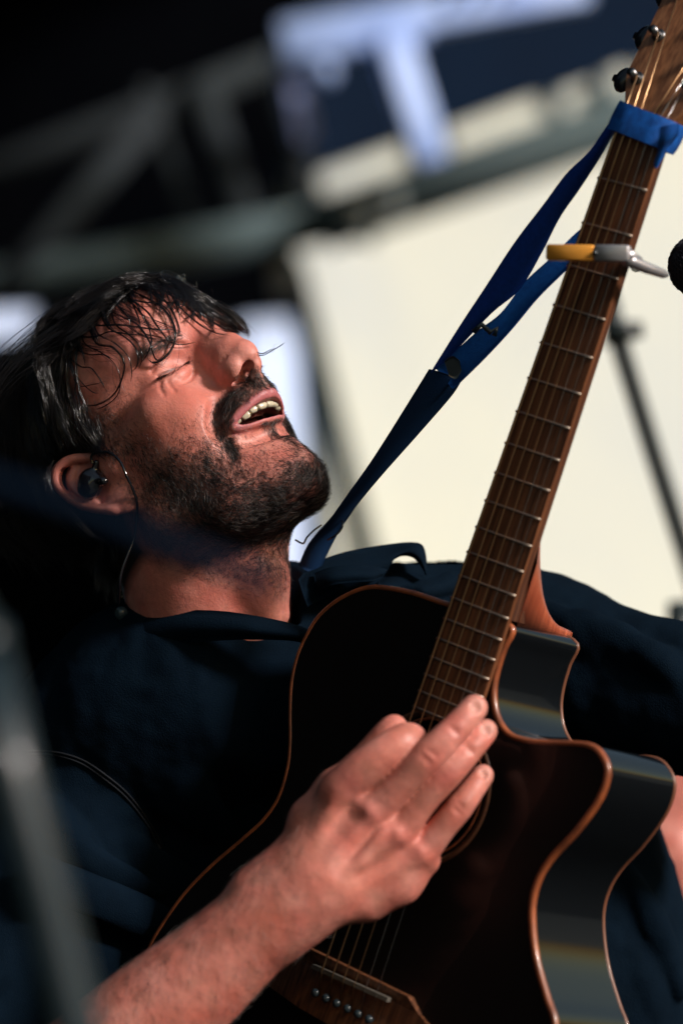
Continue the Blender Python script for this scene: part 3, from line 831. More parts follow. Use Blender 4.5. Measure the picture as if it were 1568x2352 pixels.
# bindings: rounded strips running round the two edges
def strip(name, zf, wd, hgt, m):
    prof = [(-wd, -hgt), (-wd * .1, -hgt), (.3, -hgt * .6), (.5, 0), (.2, hgt * .5), (-wd * .25, hgt * .9), (-wd, hgt)]
    V = []; F = []; k = len(prof)
    for i in range(nO):
        zc = zf(OUT[i, 0])
        for a, c in prof: V.append((*(OUT[i] + nor[i] * a), zc + c))
    for i in range(nO):
        for j in range(k):
            F.append((i * k + j, i * k + (j + 1) % k, ((i + 1) % nO) * k + (j + 1) % k, ((i + 1) % nO) * k + j))
    return mesh_obj(name, G2W(V), F, m, guitar)
strip("edge_binding", lambda x: ZT - 2.2, 3.4, 2.6, bind)
strip("back_binding", lambda x: zback(x) + 1.5, 3.0, 1.7, mat("dark_back_binding", (.15, .055, .028), .4, coat=.2))
# rosette and the inside edge of the sound hole
def ring(name, r0, r1, z0, z1, m):
    k = 96; V = []; F = []
    for i in range(k):
        c, s = math.cos(2 * math.pi * i / k), math.sin(2 * math.pi * i / k)
        V += [(HC[0] + r0 * c, HC[1] + r0 * s, z0), (HC[0] + r0 * c, HC[1] + r0 * s, z1), (HC[0] + r1 * c, HC[1] + r1 * s, z1), (HC[0] + r1 * c, HC[1] + r1 * s, z0)]
    for i in range(k):
        for j in range(4): F.append((i * 4 + j, i * 4 + (j + 1) % 4, ((i + 1) % k) * 4 + (j + 1) % 4, ((i + 1) % k) * 4 + j))
    return mesh_obj(name, G2W(V), F, m, guitar)
ring("rosette", 53.5, 58, ZT - .5, ZT + .35, mat("rosette_inlay", (.05, .02, .012), .35, noise=(900, .9, (.13, .05, .02))))
ring("sound_hole_rim", 49.6, 51.2, ZT - 3.5, ZT + .3, bind)
# neck: half-round back, heel, fretboard
Xn, Xe = SC, fx(20) - 3
V = []; F = []; st = np.linspace(288, Xn + 6, 26); kk = 11
for i, x in enumerate(st):
    hw = bw_(x) / 2 - .3; dp = 15 + 3 * (Xn - x) / 360 + 26 * np.clip((330 - x) / 42, 0, 1) ** 2
    for j in range(kk):
        a = math.pi * j / (kk - 1); V.append((x, hw * math.cos(a), -6 - dp * math.sin(a) ** .8))
for i in range(len(st) - 1):
    for j in range(kk - 1): F.append((i * kk + j, i * kk + j + 1, (i + 1) * kk + j + 1, (i + 1) * kk + j))
    F.append((i * kk, (i + 1) * kk, (i + 1) * kk + kk - 1, i * kk + kk - 1))
darkn = maho.copy(); darkn.name = "dark_neck_wood"; e = [q for q in darkn.node_tree.nodes if q.type == 'VALTORGB'][0].color_ramp.elements
e[0].color = (.050, .018, .010, 1); e[1].color = (.12, .045, .022, 1)
mesh_obj("neck", G2W(V), F, darkn, guitar)
# heel: the curved block that sweeps down to the back
V = []; F = []; hs = np.linspace(0, 1, 16)
for i, t in enumerate(hs):
    z = -16 - 84 * t; hw = 26.5 - 9 * t ** .7; xf = 288 + 3 + 78 * (1 - t) ** 2.3 + 5 * (t > .9) * 0
    for (dx, y) in ((-4, hw), (.55 * (xf - 288), hw * .97), (.85 * (xf - 288), hw * .75), (xf - 288, hw * .3), (xf - 288, -hw * .3), (.85 * (xf - 288), -hw * .75), (.55 * (xf - 288), -hw * .97), (-4, -hw)):
        V.append((288 + dx, y, z))
for i in range(15):
    for j in range(8): F.append((i * 8 + j, i * 8 + (j + 1) % 8, (i + 1) * 8 + (j + 1) % 8, (i + 1) * 8 + j))
F.append(tuple(15 * 8 + j for j in range(8)))
mesh_obj("heel", G2W(V), F, maho, guitar)
# fretboard, slightly cambered
V = []; F = []; st = np.linspace(Xe, Xn, 40); kk = 9
for x in st:
    hw = bw_(x) / 2
    for j in range(kk):
        y = hw * (1 - 2 * j / (kk - 1)); V.append((x, y, -1.2 - .9 * (y / 27) ** 2))
    V += [(x, -hw, -6.2), (x, hw, -6.2)]
m_ = kk + 2
for i in range(len(st) - 1):
    for j in range(m_): F.append((i * m_ + j, i * m_ + (j + 1) % m_, (i + 1) * m_ + (j + 1) % m_, (i + 1) * m_ + j))
F += [tuple(range(m_)), tuple(range((len(st) - 1) * m_, len(st) * m_))[::-1]]
fb = mesh_obj("fretboard", G2W(V), F, rose, guitar, smooth=False)
for n in range(1, 21):
    x = fx(n); hw = bw_(x) / 2 + .1; path = [(x, y, -1.0 - .9 * (y / 27) ** 2) for y in np.linspace(-hw, hw, 9)]
    v, f = tube([(p[0], p[1], p[2]) for p in path], 1.15, 8); v = np.array(v)
    mesh_obj("fret", G2W(v), f, steel, guitar)
v, f = box((Xn + 2.2, 0, -2.0), (1, 0, 0), (0, 1, 0), (0, 0, 1), 2.2, 21.9, 3.0); mesh_obj("nut", G2W(v), f, bone, guitar, smooth=False)
# headstock, tipped back 14 degrees
TA = math.radians(13); hx = np.array([math.cos(TA), 0, -math.sin(TA)]); hz = np.array([math.sin(TA), 0, math.cos(TA)]); h0 = np.array([Xn + 4.5, 0, -3.0])
HO = [(0, 21.8), (14, 23), (30, 31), (40, 35.5), (80, 36), (130, 37), (170, 38), (186, 34), (183, 20), (192, 8), (195, 0)]
HO = HO + [(a, -b_) for a, b_ in HO[-2::-1]]; HO = np.array(HO)
def hp(a, y, z): return h0 + hx * a + np.array([0, 1, 0]) * y + hz * z
V = [hp(a, y, 0) for a, y in HO] + [hp(a, y, -15) for a, y in HO]; n = len(HO)
F = [tuple(range(n)), tuple(range(n, 2 * n))[::-1]] + [(i, n + i, n + (i + 1) % n, (i + 1) % n) for i in range(n)]
mesh_obj("headstock", G2W(V), F, headm, guitar, smooth=False)
YS = [19 - 7.6 * i for i in range(6)]
post = {}
for i in range(6):
    bass = i < 3; a = (38 + 36 * i) if bass else (38 + 36 * (5 - i)); y = 24.5 if bass else -24.5
    tp = empty("tuning_peg", tuple(Vector(tuple(G2W(hp(a, y, 0)))) - guitar.location)); tp.parent = guitar
    v, f = tube([hp(a, y, -1), hp(a, y, 1.2)], 5.2, 16); mesh_obj("washer", G2W(v), f, nickel, tp)
    v, f = tube([hp(a, y, 0), hp(a, y, 11)], 3.2, 14); mesh_obj("post", G2W(v), f, nickel, tp)
    sg = 1 if bass else -1
    v, f = tube([hp(a + 4, y + sg * 2, -20), hp(a + 4, y + sg * 21, -20)], 2.4, 10); mesh_obj("shaft", G2W(v), f, nickel, tp)
    v = []; 
    for t in np.linspace(0, 1, 9): v.append((t, 3.0 + 7.5 * math.sin(math.pi * min(t * 1.1 + .08, 1)) ** .6))
    vv, f = tube([hp(a + 4, y + sg * (20 + 16 * t), -20) for t, _ in v], [r for _, r in v], 14); vv = np.array(vv)
    cc = hp(a + 4, y, -20); vv = cc + (vv - cc) - np.outer((vv - cc) @ hz, hz) * .45
    mesh_obj("button", G2W(vv), f, mat("black_button", (.015, .015, .02), .25) if i == 0 else bpy.data.materials["black_button"], tp)
    post[i] = hp(a, y - sg * 3.2, 6)
# strings over nut and saddle, down to the pins
RS = [.66, .54, .43, .33, .22, .16]
for i in range(6):
    yn, ys = 17.8 - 7.12 * i, 26.5 - 10.6 * i
    P = [(-17, ys, ZT + 6.5), (-2, ys, 2.6), (0, ys, 3.2)] + [(SC * t, ys + (yn - ys) * t, 3.2 + (1.2 - 3.2) * t) for t in np.linspace(.05, .998, 24)] + [(SC + 4, yn, .2), tuple(post[i])]
    v, f = tube(P, RS[i] * 1.15, 8); mesh_obj("string", G2W(v), f, bronze if i < 4 else plain, guitar)
# bridge, saddle, pins
BO = [(-30, 80), (-22, 83), (-8, 82), (0, 62), (9, 50), (9, -50), (0, -62), (-8, -82), (-22, -83), (-30, -80), (-34, -40), (-36, 0), (-34, 40)]
n = len(BO); V = [(a, y, ZT + (7.0 if abs(y) < 60 else 3.2)) for a, y in BO] + [(a * 1.02, y * 1.01, ZT) for a, y in BO]
F = [tuple(range(n)), tuple(range(n, 2 * n))[::-1]] + [(i, n + i, n + (i + 1) % n, (i + 1) % n) for i in range(n)]
br = mesh_obj("bridge", G2W(V), F, rose, guitar, smooth=False)
v, f = box((0, 0, ZT + 8.5), (1, .03, 0), (-.03, 1, 0), (0, 0, 1), 1.6, 37, 2.6); mesh_obj("saddle", G2W(v), f, bone, guitar, smooth=False)
for i in range(6):
    ys = 26.5 - 10.6 * i; x = -18
    ring_pts = [(0, 0), (2.2, 0), (2.6, .5), (3.0, 2.6), (3.4, 3.2), (3.1, 4.6), (2.0, 5.6), (0.05, 6.0)]
    V = []; F = []; kk = 14
    for r, z in ring_pts:
        for j in range(kk): V.append((x + r * math.cos(2 * math.pi * j / kk), ys + r * math.sin(2 * math.pi * j / kk), ZT + 6.8 + z))
    for a in range(len(ring_pts) - 1):
        for j in range(kk): F.append((a * kk + j, a * kk + (j + 1) % kk, (a + 1) * kk + (j + 1) % kk, (a + 1) * kk + j))
    mesh_obj("bridge_pin", G2W(V), F, ebon, guitar)
# ================================================================== PLAYING HAND AND FOREARM (camera-aligned millimetres around a plane 2.40 m away)
def cm(x, y, z):
    D = 2.40 - z / 1000; return np.array([(x - 784) * PX * D * 1000, (1176 - y) * PX * D * 1000, z])
def cm2W(p): p = np.asarray(p, float) / 1000; return CAM + FV * 2.40 + p @ np.stack([RV, UV, -FV])
def hc(a, b_, z): return cm(a * .41006 + 597, b_ * .41006 + 1515.6, z)
af = Field((-300, -470, -75), (130, -120, 92), 1.25)
def fing(pts, r, k=3): af.chain([hc(*p) for p in pts], r, k, sub=5)
# forearm and wrist
fa = [cm(-120, 2800, -20), cm(40, 2600, -15), cm(253, 2425, -6), cm(375, 2318, 0), cm(480, 2228, 6), cm(600, 2120, 14), cm(690, 2055, 20), cm(755, 2000, 24)]
af.chain(fa, [45, 44, 42, 38, 34, 30, 27.5, 26], 10, sub=3)
af.cap(cm(640, 2120, 16), cm(780, 2030, 22), 24, 22, 14); af.cap(cm(600, 2045, 12), cm(705, 1950, 18), 20, 18, 14)
# back of the hand
for a, b_, r0, r1 in (((440, 745, 30), (255, 1150, 24), 12.5, 17), ((605, 850, 34), (320, 1230, 28), 13, 17), ((745, 965, 32), (390, 1290, 26), 12.5, 17), ((880, 1070, 26), (470, 1330, 20), 12, 17)):
    af.cap(hc(*a), hc(*b_), r0, r1, 9)
af.chain([hc(915, 1120, 18), hc(780, 1240, 16), hc(600, 1330, 14)], [12, 15, 18], 10)
af.chain([hc(250, 1120, 10), hc(300, 900, 12), hc(420, 730, 12), hc(560, 590, 12)], [18, 16, 13, 11], 10)      # ball of the thumb
# fingers
fing([(430, 740, 32), (560, 630, 38), (690, 535, 40), (800, 465, 36), (845, 450, 22), (850, 470, 5)], [13.0, 12.6, 12.0, 11.6, 10.2, 8], 4)
fing([(520, 640, 12), (640, 500, 16), (715, 415, 18), (755, 375, 18)], [11, 9.6, 9.0, 8.0], 3)
fing([(620, 858, 34), (790, 690, 42), (940, 540, 47), (1080, 400, 44), (1200, 268, 36)], [13.0, 11.5, 11.7, 10.3, 9.4], 1.4)
fing([(770, 985, 30), (900, 800, 36), (1045, 640, 40), (1170, 505, 36), (1262, 398, 28)], [12.2, 10.6, 10.6, 9.3, 8.5], 1.4)
fing([(905, 1080, 24), (1010, 950, 29), (1110, 830, 31), (1190, 725, 27), (1248, 645, 20)], [11.7, 9.8, 9.6, 8.3, 7.6], 1.4)
# knuckles, finger joints
for (a, b_, z), r in (((440, 725, 36), 9), ((610, 845, 40), 9.5), ((752, 962, 37), 9), ((890, 1068, 29), 8.5)): af.ell(hc(a, b_, z), (r, r, r * .62), 7)
for (a, b_, z), r in (((945, 535, 48.5), 9.3), ((1050, 635, 41.5), 8.3), ((1113, 826, 32), 7.4), ((700, 530, 43), 9)): af.ell(hc(a, b_, z), (r, r, r), 4)
# creases over the joints
d1 = np.array([.70, .71]);
for (a, b_, z, w_) in ((925, 553, 58, 26), (960, 518, 58, 24), (1085, 392, 53, 20), (1035, 655, 51.5, 22), (1062, 628, 51.5, 22), (1172, 500, 44.5, 18), (1100, 842, 40, 18), (1122, 815, 40, 18)):
    af.cap(hc(a - w_, b_ - w_ * .9, z + 1.5), hc(a + w_, b_ + w_ * .9, z + 1.5), 1.3, 1.3, 3, '-')
# tendons and hollows between them
for a, b_ in (((610, 860, 46), (340, 1180, 44)), ((752, 980, 43), (400, 1250, 42)), ((445, 740, 42), (280, 1090, 38)), ((890, 1085, 34), (470, 1300, 36))):
    af.cap(hc(*a), hc(*b_), 3.0, 2.2, 8)
for a, b_ in (((530, 900, 48), (350, 1110, 50)), ((690, 1010, 48), (470, 1180, 50)), ((815, 1120, 42), (600, 1230, 46))):
    af.cap(hc(a[0], a[1], a[2] + 5), hc(b_[0], b_[1], b_[2] + 6), 3.0, 1.5, 13, '-')
for P in ([(700, 960, 44), (600, 1080, 44), (540, 1150, 44), (430, 1230, 43)], [(420, 1050, 41), (330, 1200, 40), (200, 1320, 38)]):
    af.chain([hc(*p) for p in P], 1.7, 6, sub=4)                 # veins
# nails let into the finger ends
for (a, b_, z), r in (((1215, 252, 42.5), 6.2), ((1272, 385, 34), 5.4), ((1256, 633, 25), 4.6)):
    af.ell(hc(a, b_, z + 4.2), (r * .9, r * 1.1, 3.6), .9, '-')
AV, AQ = af.mesh(); AV = relax(AV, AQ, 2, .45)
at_ = skin_tint(AV + 300)
def near(p, r): return np.exp(-(np.sum((AV - p) ** 2, 1)) / r ** 2)
for p in ((440, 700, 44), (620, 860, 46), (760, 985, 42), (900, 1080, 32), (945, 535, 56), (1050, 640, 50), (1115, 830, 38), (1090, 395, 48), (480, 700, 40)):
    at_ = blend(at_, (.44, .11, .09), near(hc(*p), 11) * .55)
for p, r in (((1215, 255, 42), 6), ((1272, 385, 34), 5.4), ((1256, 633, 25), 4.8)):
    at_ = blend(at_, (.66, .36, .30), np.clip(near(hc(*p), r) * 1.4, 0, 1) * .8)
arm_red = np.clip(vnoise(AV, 26, 9) * 1.4 - .3, 0, 1)
at_ = blend(at_, (.46, .14, .09), arm_red * .55)
at_ = blend(at_, (.30, .12, .08), np.clip(vnoise(AV * np.array([1, 1, .6]), 9, 19) * 2 - 1.0, 0, 1) * .45)
BODY_V.append(cm2W(AV)); BODY_Q.append(AQ + len(HV)); BODY_T.append(at_)
body = mesh_obj("body", np.concatenate(BODY_V), np.concatenate(BODY_Q), skin, person); add_attr(body, "tint", np.concatenate(BODY_T))

# fine arm hair
AFc = AV[AQ].mean(1); nrm = np.cross(AV[AQ[:, 2]] - AV[AQ[:, 0]], AV[AQ[:, 3]] - AV[AQ[:, 1]]); nrm /= np.linalg.norm(nrm, axis=1)[:, None] + 1e-9
ax_ = np.array([-1, -.8, 0.]); sgn = np.sign(np.mean(nrm[:, 2] * (AFc[:, 2] - 15)))
nrm = nrm * sgn
wx, wy, _ = to_pic(cm2W(AFc)); wgt = np.clip((760 - wx) / 160, 0, 1) * (nrm[:, 2] > -.3)
ii = rng.choice(len(AFc), 2600, p=wgt / wgt.sum()); SL, SR = [], []
for i in ii:
    d = np.array([.45, -.75, 0]) + rng.normal(0, .35, 3); d -= nrm[i] * (d @ nrm[i]); d /= np.linalg.norm(d); L = rng.uniform(5, 11)
    SL.append(cm2W(np.array([AFc[i] + d * L * t + nrm[i] * (L * .35 * t - L * .2 * t * t) for t in (0, .33, .66, 1)]))); SR.append(np.array([.05, .05, .04, .015]) * 1e-3)
hair_obj("arm_hair", SL, SR, m_beard, kind="stuff")
# ================================================================== SHIRT
cloth = mat("black_cotton", (.0022, .0062, .0120), .9, sheen=.0, spec=.03, noise=(35, .6, (.0034, .0095, .018)), bump=(900, .0006, 2))
cloth2 = mat("black_cotton_seam", (.008, .010, .014), .8, spec=.3)
sf = Field((-345, -560, -420), (380, -40, 20), 2.6)
sc_ = lambda p, z=None: cm(p[0] * .52723, 1286 + p[1] * .52723, p[2] if z is None else z)
# chest, belly, shoulders
sf.ell(cm(640, 2250, -300), (205, 300, 105), 30)
sf.chain([cm(225, 1690, -250), cm(400, 1585, -235), cm(560, 1570, -235), cm(740, 1520, -262), cm(980, 1420, -300)], [62, 66, 66, 62, 56], 40, sub=3)
sf.chain([cm(235, 1720, -275), cm(130, 2000, -235), cm(20, 2300, -185), cm(-40, 2520, -120)], [66, 64, 60, 58], 30, sub=3)      # his right sleeve
sf.chain([cm(980, 1440, -300), cm(1120, 1460, -290), cm(1260, 1520, -280), cm(1420, 1580, -250), cm(1620, 1620, -215), cm(1900, 1680, -180)], [50, 52, 58, 52, 50, 48], 24, sub=3)     # his left sleeve
sf.chain([cm(1160, 1700, -330), cm(1262, 2000, -330), cm(1350, 2300, -320), cm(1400, 2600, -320)], [80, 80, 80, 80], 40, sub=3)
# folds
for P, r in (([(540, 420, -218), (640, 640, -196), (740, 880, -190), (830, 1080, -190)], 9), ([(700, 520, -206), (770, 720, -190), (835, 1000, -184), (860, 1250, -184)], 8),
             ([(430, 600, -206), (560, 800, -200), (690, 960, -196), (800, 1150, -192)], 8), ([(1180, 440, -214), (1000, 560, -196), (820, 560, -194)], 8),
             ([(1230, 600, -210), (1080, 700, -196), (960, 820, -190)], 7), ([(250, 640, -214), (300, 760, -200), (380, 900, -195)], 9),
             ([(180, 1050, -176), (330, 1250, -160), (480, 1420, -160)], 8), ([(150, 1300, -140), (320, 1450, -128), (430, 1600, -126)], 8), ([(600, 1250, -192), (640, 1450, -190), (600, 1650, -190)], 8)):
    sf.chain([sc_(p) for p in P], [r * .5] + [r * 1.35] * (len(P) - 2) + [r * .4], 13, sub=4)
for P in ([(1250, 1400, -226), (1330, 1450, -210), (1400, 1540, -200)], [(1330, 1420, -214), (1420, 1480, -196), (1500, 1560, -186)], [(1400, 1450, -202), (1500, 1510, -180), (1590, 1600, -170)], [(1440, 2000, -250), (1500, 2120, -246), (1560, 2280, -246)], [(1420, 2120, -250), (1480, 2250, -244), (1500, 2350, -244)]):
    sf.chain([cm(*p) for p in P], [4, 10, 4], 10, sub=4)
# hollow for the neck, and for the guitar's back
sf.chain([cm(480, 1200, -205), cm(520, 1385, -215)], [75, 58], 8, '-')
SV, SQ = sf.mesh(); SV = relax(SV, SQ, 2, .5)
wr = (vnoise(SV * np.array([1, .45, 1]), 22, 41) - .5) * 5 + (vnoise(SV, 9, 42) - .5) * 1.2
nS = np.zeros_like(SV); fn = np.cross(SV[SQ[:, 2]] - SV[SQ[:, 0]], SV[SQ[:, 3]] - SV[SQ[:, 1]])
for k in range(4): np.add.at(nS, SQ[:, k], fn)
nS /= np.linalg.norm(nS, axis=1)[:, None] + 1e-9
# keep the cloth behind the guitar's back
WS = cm2W(SV + nS * wr[:, None]); g = (WS - GT) @ GM.T * 1000
sdg = sdpoly(g[:, 0], g[:, 1], OUT[::3]); ins = (sdg > -70) & (g[:, 2] > zback(g[:, 0]) - 14)
wgt_ = np.clip((to_pic(WS)[0] - 120) / 220, 0, 1) * (lambda q: q * q * (3 - 2 * q))(np.clip((sdg + 70) / 62, 0, 1))
g[ins, 2] = np.minimum(g[ins, 2], (zback(g[ins, 0]) - 14)) * wgt_[ins] + g[ins, 2] * (1 - wgt_[ins]); WS = np.where(ins[:, None], G2W(g), WS)
mesh_obj("shirt", WS, SQ, cloth, person)
print("shirt", len(SV))
shirt = [o for o in person.children if o.name.startswith("shirt")][0]
shirt_bvh = BVHTree.FromPolygons([tuple(v) for v in WS], SQ.tolist())

def loft(name, A, B, mtl, parent, n=40, m=7, thick=.0012, bulge=0.0, bdir=None):
    """cloth between two edge curves, given a thickness"""
    A = catmull(A, 8); B = catmull(B, 8)
    ia = np.linspace(0, len(A) - 1, n); A = np.stack([np.interp(ia, range(len(A)), A[:, k]) for k in range(3)], 1)
    ib = np.linspace(0, len(B) - 1, n); B = np.stack([np.interp(ib, range(len(B)), B[:, k]) for k in range(3)], 1)
    V = []; F = []
    for j in range(m):
        t = j / (m - 1); V.append(A * (1 - t) + B * t + (bdir if bdir is not None else -FV) * bulge * math.sin(math.pi * t))
    V = np.concatenate(V)
    for j in range(m - 1):
        for i in range(n - 1): F.append((j * n + i, j * n + i + 1, (j + 1) * n + i + 1, (j + 1) * n + i))
    N = np.zeros_like(V); Fa = np.array(F); fn = np.cross(V[Fa[:, 2]] - V[Fa[:, 0]], V[Fa[:, 3]] - V[Fa[:, 1]])
    for k in range(4): np.add.at(N, Fa[:, k], fn)
    N /= np.linalg.norm(N, axis=1)[:, None] + 1e-12
    V2 = V + N * thick; o = len(V); F2 = [tuple(q + o for q in f[::-1]) for f in F]
    rim = [i for i in range(n)] + [j * n + n - 1 for j in range(1, m)] + [(m - 1) * n + i for i in range(n - 2, -1, -1)] + [j * n for j in range(m - 2, 0, -1)]
    F3 = [(rim[i], rim[(i + 1) % len(rim)], rim[(i + 1) % len(rim)] + o, rim[i] + o) for i in range(len(rim))]
    return mesh_obj(name, np.concatenate([V, V2]), F + F2 + F3, mtl, parent)
def w7(p): return W(p[0] * .52723, 1286 + p[1] * .52723, p[2])
def w8(p): return W(p[0] * .35149 + 643, p[1] * .35149 + 1148, p[2])
# collar: near side lying round the neck, far wing standing up
loft("collar", [w7(p) for p in [(372, 300, 2.66), (430, 225, 2.64), (560, 203, 2.60), (760, 216, 2.565), (960, 222, 2.545), (1130, 246, 2.535), (1300, 285, 2.54), (1400, 330, 2.55)]],
     [w7(p) for p in [(372, 320, 2.655), (440, 440, 2.62), (540, 430, 2.585), (760, 372, 2.56), (960, 352, 2.54), (1130, 348, 2.53), (1290, 356, 2.535), (1380, 390, 2.55)]], cloth, shirt, bulge=.010, thick=.0016)
loft("collar", [w8(p) for p in [(120, 520, 2.59), (210, 425, 2.60), (380, 352, 2.61), (560, 312, 2.62), (740, 285, 2.625), (860, 276, 2.63), (930, 296, 2.63), (956, 380, 2.625), (958, 492, 2.62)]],
     [w8(p) for p in [(180, 700, 2.585), (300, 640, 2.59), (440, 580, 2.60), (600, 545, 2.605), (690, 480, 2.61), (730, 405, 2.615), (800, 368, 2.62), (880, 388, 2.62), (945, 478, 2.62)]], cloth, shirt, bulge=.012, thick=.0014)
loft("collar_band", [w8(p) for p in [(220, 480, 2.585), (330, 440, 2.58), (460, 425, 2.58), (600, 432, 2.585), (700, 455, 2.60)]],
     [w8(p) for p in [(240, 600, 2.58), (330, 560, 2.57), (460, 540, 2.57), (600, 530, 2.575), (660, 500, 2.59)]], cloth, shirt, bulge=.008, thick=.002)
# stitched ridges of the far shoulder
loft("shoulder_yoke", [w8(p) for p in [(640, 520, 2.63), (720, 470, 2.64), (790, 442, 2.645), (870, 462, 2.645), (940, 492, 2.64), (1020, 470, 2.65), (1110, 430, 2.66), (1200, 420, 2.67), (1300, 430, 2.68)]],
     [w8(p) for p in [(640, 640, 2.61), (720, 640, 2.615), (790, 640, 2.62), (870, 650, 2.62), (940, 660, 2.62), (1020, 660, 2.63), (1110, 650, 2.64), (1200, 650, 2.65), (1300, 680, 2.66)]], cloth, shirt, bulge=.02, thick=.002)
def on_shirt(x, y, lift=.0008):
    d = W(x, y, 1.0) - CAM; d /= np.linalg.norm(d); h = shirt_bvh.ray_cast(Vector(CAM), Vector(d))
    return None if h[0] is None else np.array(h[0]) - d * lift
for P in ([(100, 850), (230, 850), (350, 885), (450, 950), (550, 1035), (640, 1150), (700, 1260)], [(90, 835), (230, 836), (356, 870), (462, 938), (562, 1024), (650, 1140), (710, 1250)]):
    Q = [on_shirt(a * .52723, 1286 + b_ * .52723) for a, b_ in catmull(P, 8)]; Q = [q for q in Q if q is not None]
    if len(Q) > 4: v, f = tube(Q, .0007, 6); mesh_obj("seam", v, f, cloth2, shirt)
# button on the collar
c = w7((530, 232, 2.592)); v, f = tube([c, c - FV * .0022], .0052, 16); mesh_obj("button", v, f, mat("shirt_button", (.03, .05, .06), .2, coat=.5), shirt)
# ================================================================== THINGS ROUND THE PLAYER
def w4(a, b_, D): return W(a * .41418 + 918.55, b_ * .41418 + 183.7, D)
webb = mat("blue_webbing", (.002, .034, .24), .7, spec=.15, noise=(300, .5, (.001, .022, .16)), bump=(1500, .0005, 2))
webb_lit = mat("lit_blue_webbing", (.004, .075, .30), .7, spec=.15, noise=(300, .6, (.002, .045, .22)), bump=(1500, .0005, 2))  # lit copy of the blue: the lower strand's light is in its colour
webb2 = mat("navy_webbing", (.003, .021, .066), .7, spec=.15, bump=(1500, .0005, 2))
strap = empty("guitar_strap", tuple(W(1040, 880, 2.50)), "blue webbing strap running from the guitar headstock over the singer's far shoulder", "strap")
loft("webbing", [w4(*p) for p in [(1215, 165, 2.445), (1150, 260, 2.447), (1050, 400, 2.45), (925, 520, 2.455), (800, 690, 2.462), (640, 900, 2.472), (480, 1145, 2.483), (330, 1375, 2.493), (165, 1640, 2.505)]],
     [w4(*p) for p in [(1225, 215, 2.447), (1165, 310, 2.45), (1100, 425, 2.453), (990, 600, 2.458), (880, 760, 2.463), (780, 960, 2.468), (660, 1160, 2.475), (500, 1290, 2.483), (300, 1500, 2.50)]], webb, strap, bulge=.004)
loft("webbing", [w4(*p) for p in [(1180, 640, 2.452), (1060, 770, 2.456), (950, 870, 2.462), (830, 990, 2.468), (690, 1120, 2.476), (560, 1290, 2.484), (420, 1400, 2.492), (200, 1600, 2.505)]],
     [w4(*p) for p in [(1200, 800, 2.450), (1090, 900, 2.453), (980, 1000, 2.458), (880, 1095, 2.463), (760, 1215, 2.470), (610, 1395, 2.479), (450, 1565, 2.488), (295, 1715, 2.50)]], webb_lit, strap, bulge=-.002)
loft("shoulder_pad", [W(*p) for p in [(988, 848, 2.506), (965, 885, 2.51), (900, 990, 2.525), (835, 1092, 2.545), (760, 1188, 2.57), (715, 1240, 2.59), (690, 1300, 2.60)]],
     [W(*p) for p in [(1058, 868, 2.506), (1035, 905, 2.51), (958, 992, 2.525), (868, 1092, 2.545), (812, 1160, 2.57), (770, 1225, 2.59), (725, 1320, 2.60)]], webb2, strap, bulge=.004, thick=.0025)
# the loop tied round the neck above the nut
lo_ = [(24.5, -14), (26.5, 0), (24, 5.5), (10, 6.4), (-10, 6.4), (-24, 5.5), (-27, 0), (-25, -16), (-10, -24), (10, -24)]
V = []; F = []; kk = len(lo_)
for x, sw in ((645, 0), (649, .6), (656, .8), (664, .5), (667, 0)):
    for y, z in lo_: V.append((x + y * .10, y * (1 + .03 * sw), z - (1.5 if z > 0 else 0) + (1.0 if z > 0 else -1.5) * sw - (x - 650) * .20 * 1.0))
for i in range(4):
    for j in range(kk): F.append((i * kk + j, i * kk + (j + 1) % kk, (i + 1) * kk + (j + 1) % kk, (i + 1) * kk + j))
webb3 = mat("bright_blue_webbing", (.004, .10, .42), .6, spec=.3, noise=(160, .7, (.002, .04, .20)), bump=(1500, .0005, 2))
mesh_obj("neck_loop", G2W(V), F, webb3, strap)
loft("loose_end", [w4(*p) for p in [(1440, 260, 2.375), (1430, 330, 2.38), (1425, 400, 2.39), (1405, 490, 2.40)]], [w4(*p) for p in [(1535, 240, 2.38), (1530, 300, 2.385), (1480, 370, 2.395), (1420, 480, 2.40)]], webb3, strap, bulge=.004)
# buckle slider and stitched hole of the strap
v, f = tube([w4(405, 1400, 2.478), w4(450, 1355, 2.478), w4(500, 1400, 2.478), w4(535, 1375, 2.478), w4(520, 1420, 2.478)], .0022, 8); mesh_obj("buckle", v, f, mat("dark_buckle", (.01, .02, .03), .3, coat=.4), strap)
loft("stitched_patch", [w4(p[0], p[1], 2.487) for p in [(245, 1560), (290, 1530), (330, 1560)]], [w4(p[0], p[1], 2.489) for p in [(270, 1640), (310, 1660), (340, 1610)]], bpy.data.materials["dark_buckle"], strap, n=12)

# capo; the bar's orange half is a warm reflection put into its colour
capo = empty("capo", tuple(W(1350, 580, 2.385)), "silver clamp capo across the guitar neck at the second fret, a warm reflection painted orange on its left half", "capo")
warm_refl = mat("warm_reflection_capo", (.85, .36, .05), .34, metal=.35, coat=.3); silver = mat("silver_capo", (.42, .41, .42), .38, metal=.7); 
A = W(1256, 580, 2.392); B = W(1446, 583, 2.372); ax = (B - A); L = np.linalg.norm(ax); ax /= L; ay = np.cross(-FV, ax); ay /= np.linalg.norm(ay); az = np.cross(ax, ay)
v, f = box(A + ax * L * .29, ay, az, ax, .0058, .0042, L * .29, .0014); mesh_obj("warm_bar_half", v, f, warm_refl, capo)
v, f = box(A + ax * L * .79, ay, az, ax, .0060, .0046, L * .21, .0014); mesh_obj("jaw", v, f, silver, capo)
c = A + ax * L * .60 + az * .0046 * (1 if az @ FV < 0 else -1); v, f = tube([c, c - FV * .001], .0020, 12); mesh_obj("screw", v, f, ebon, capo)
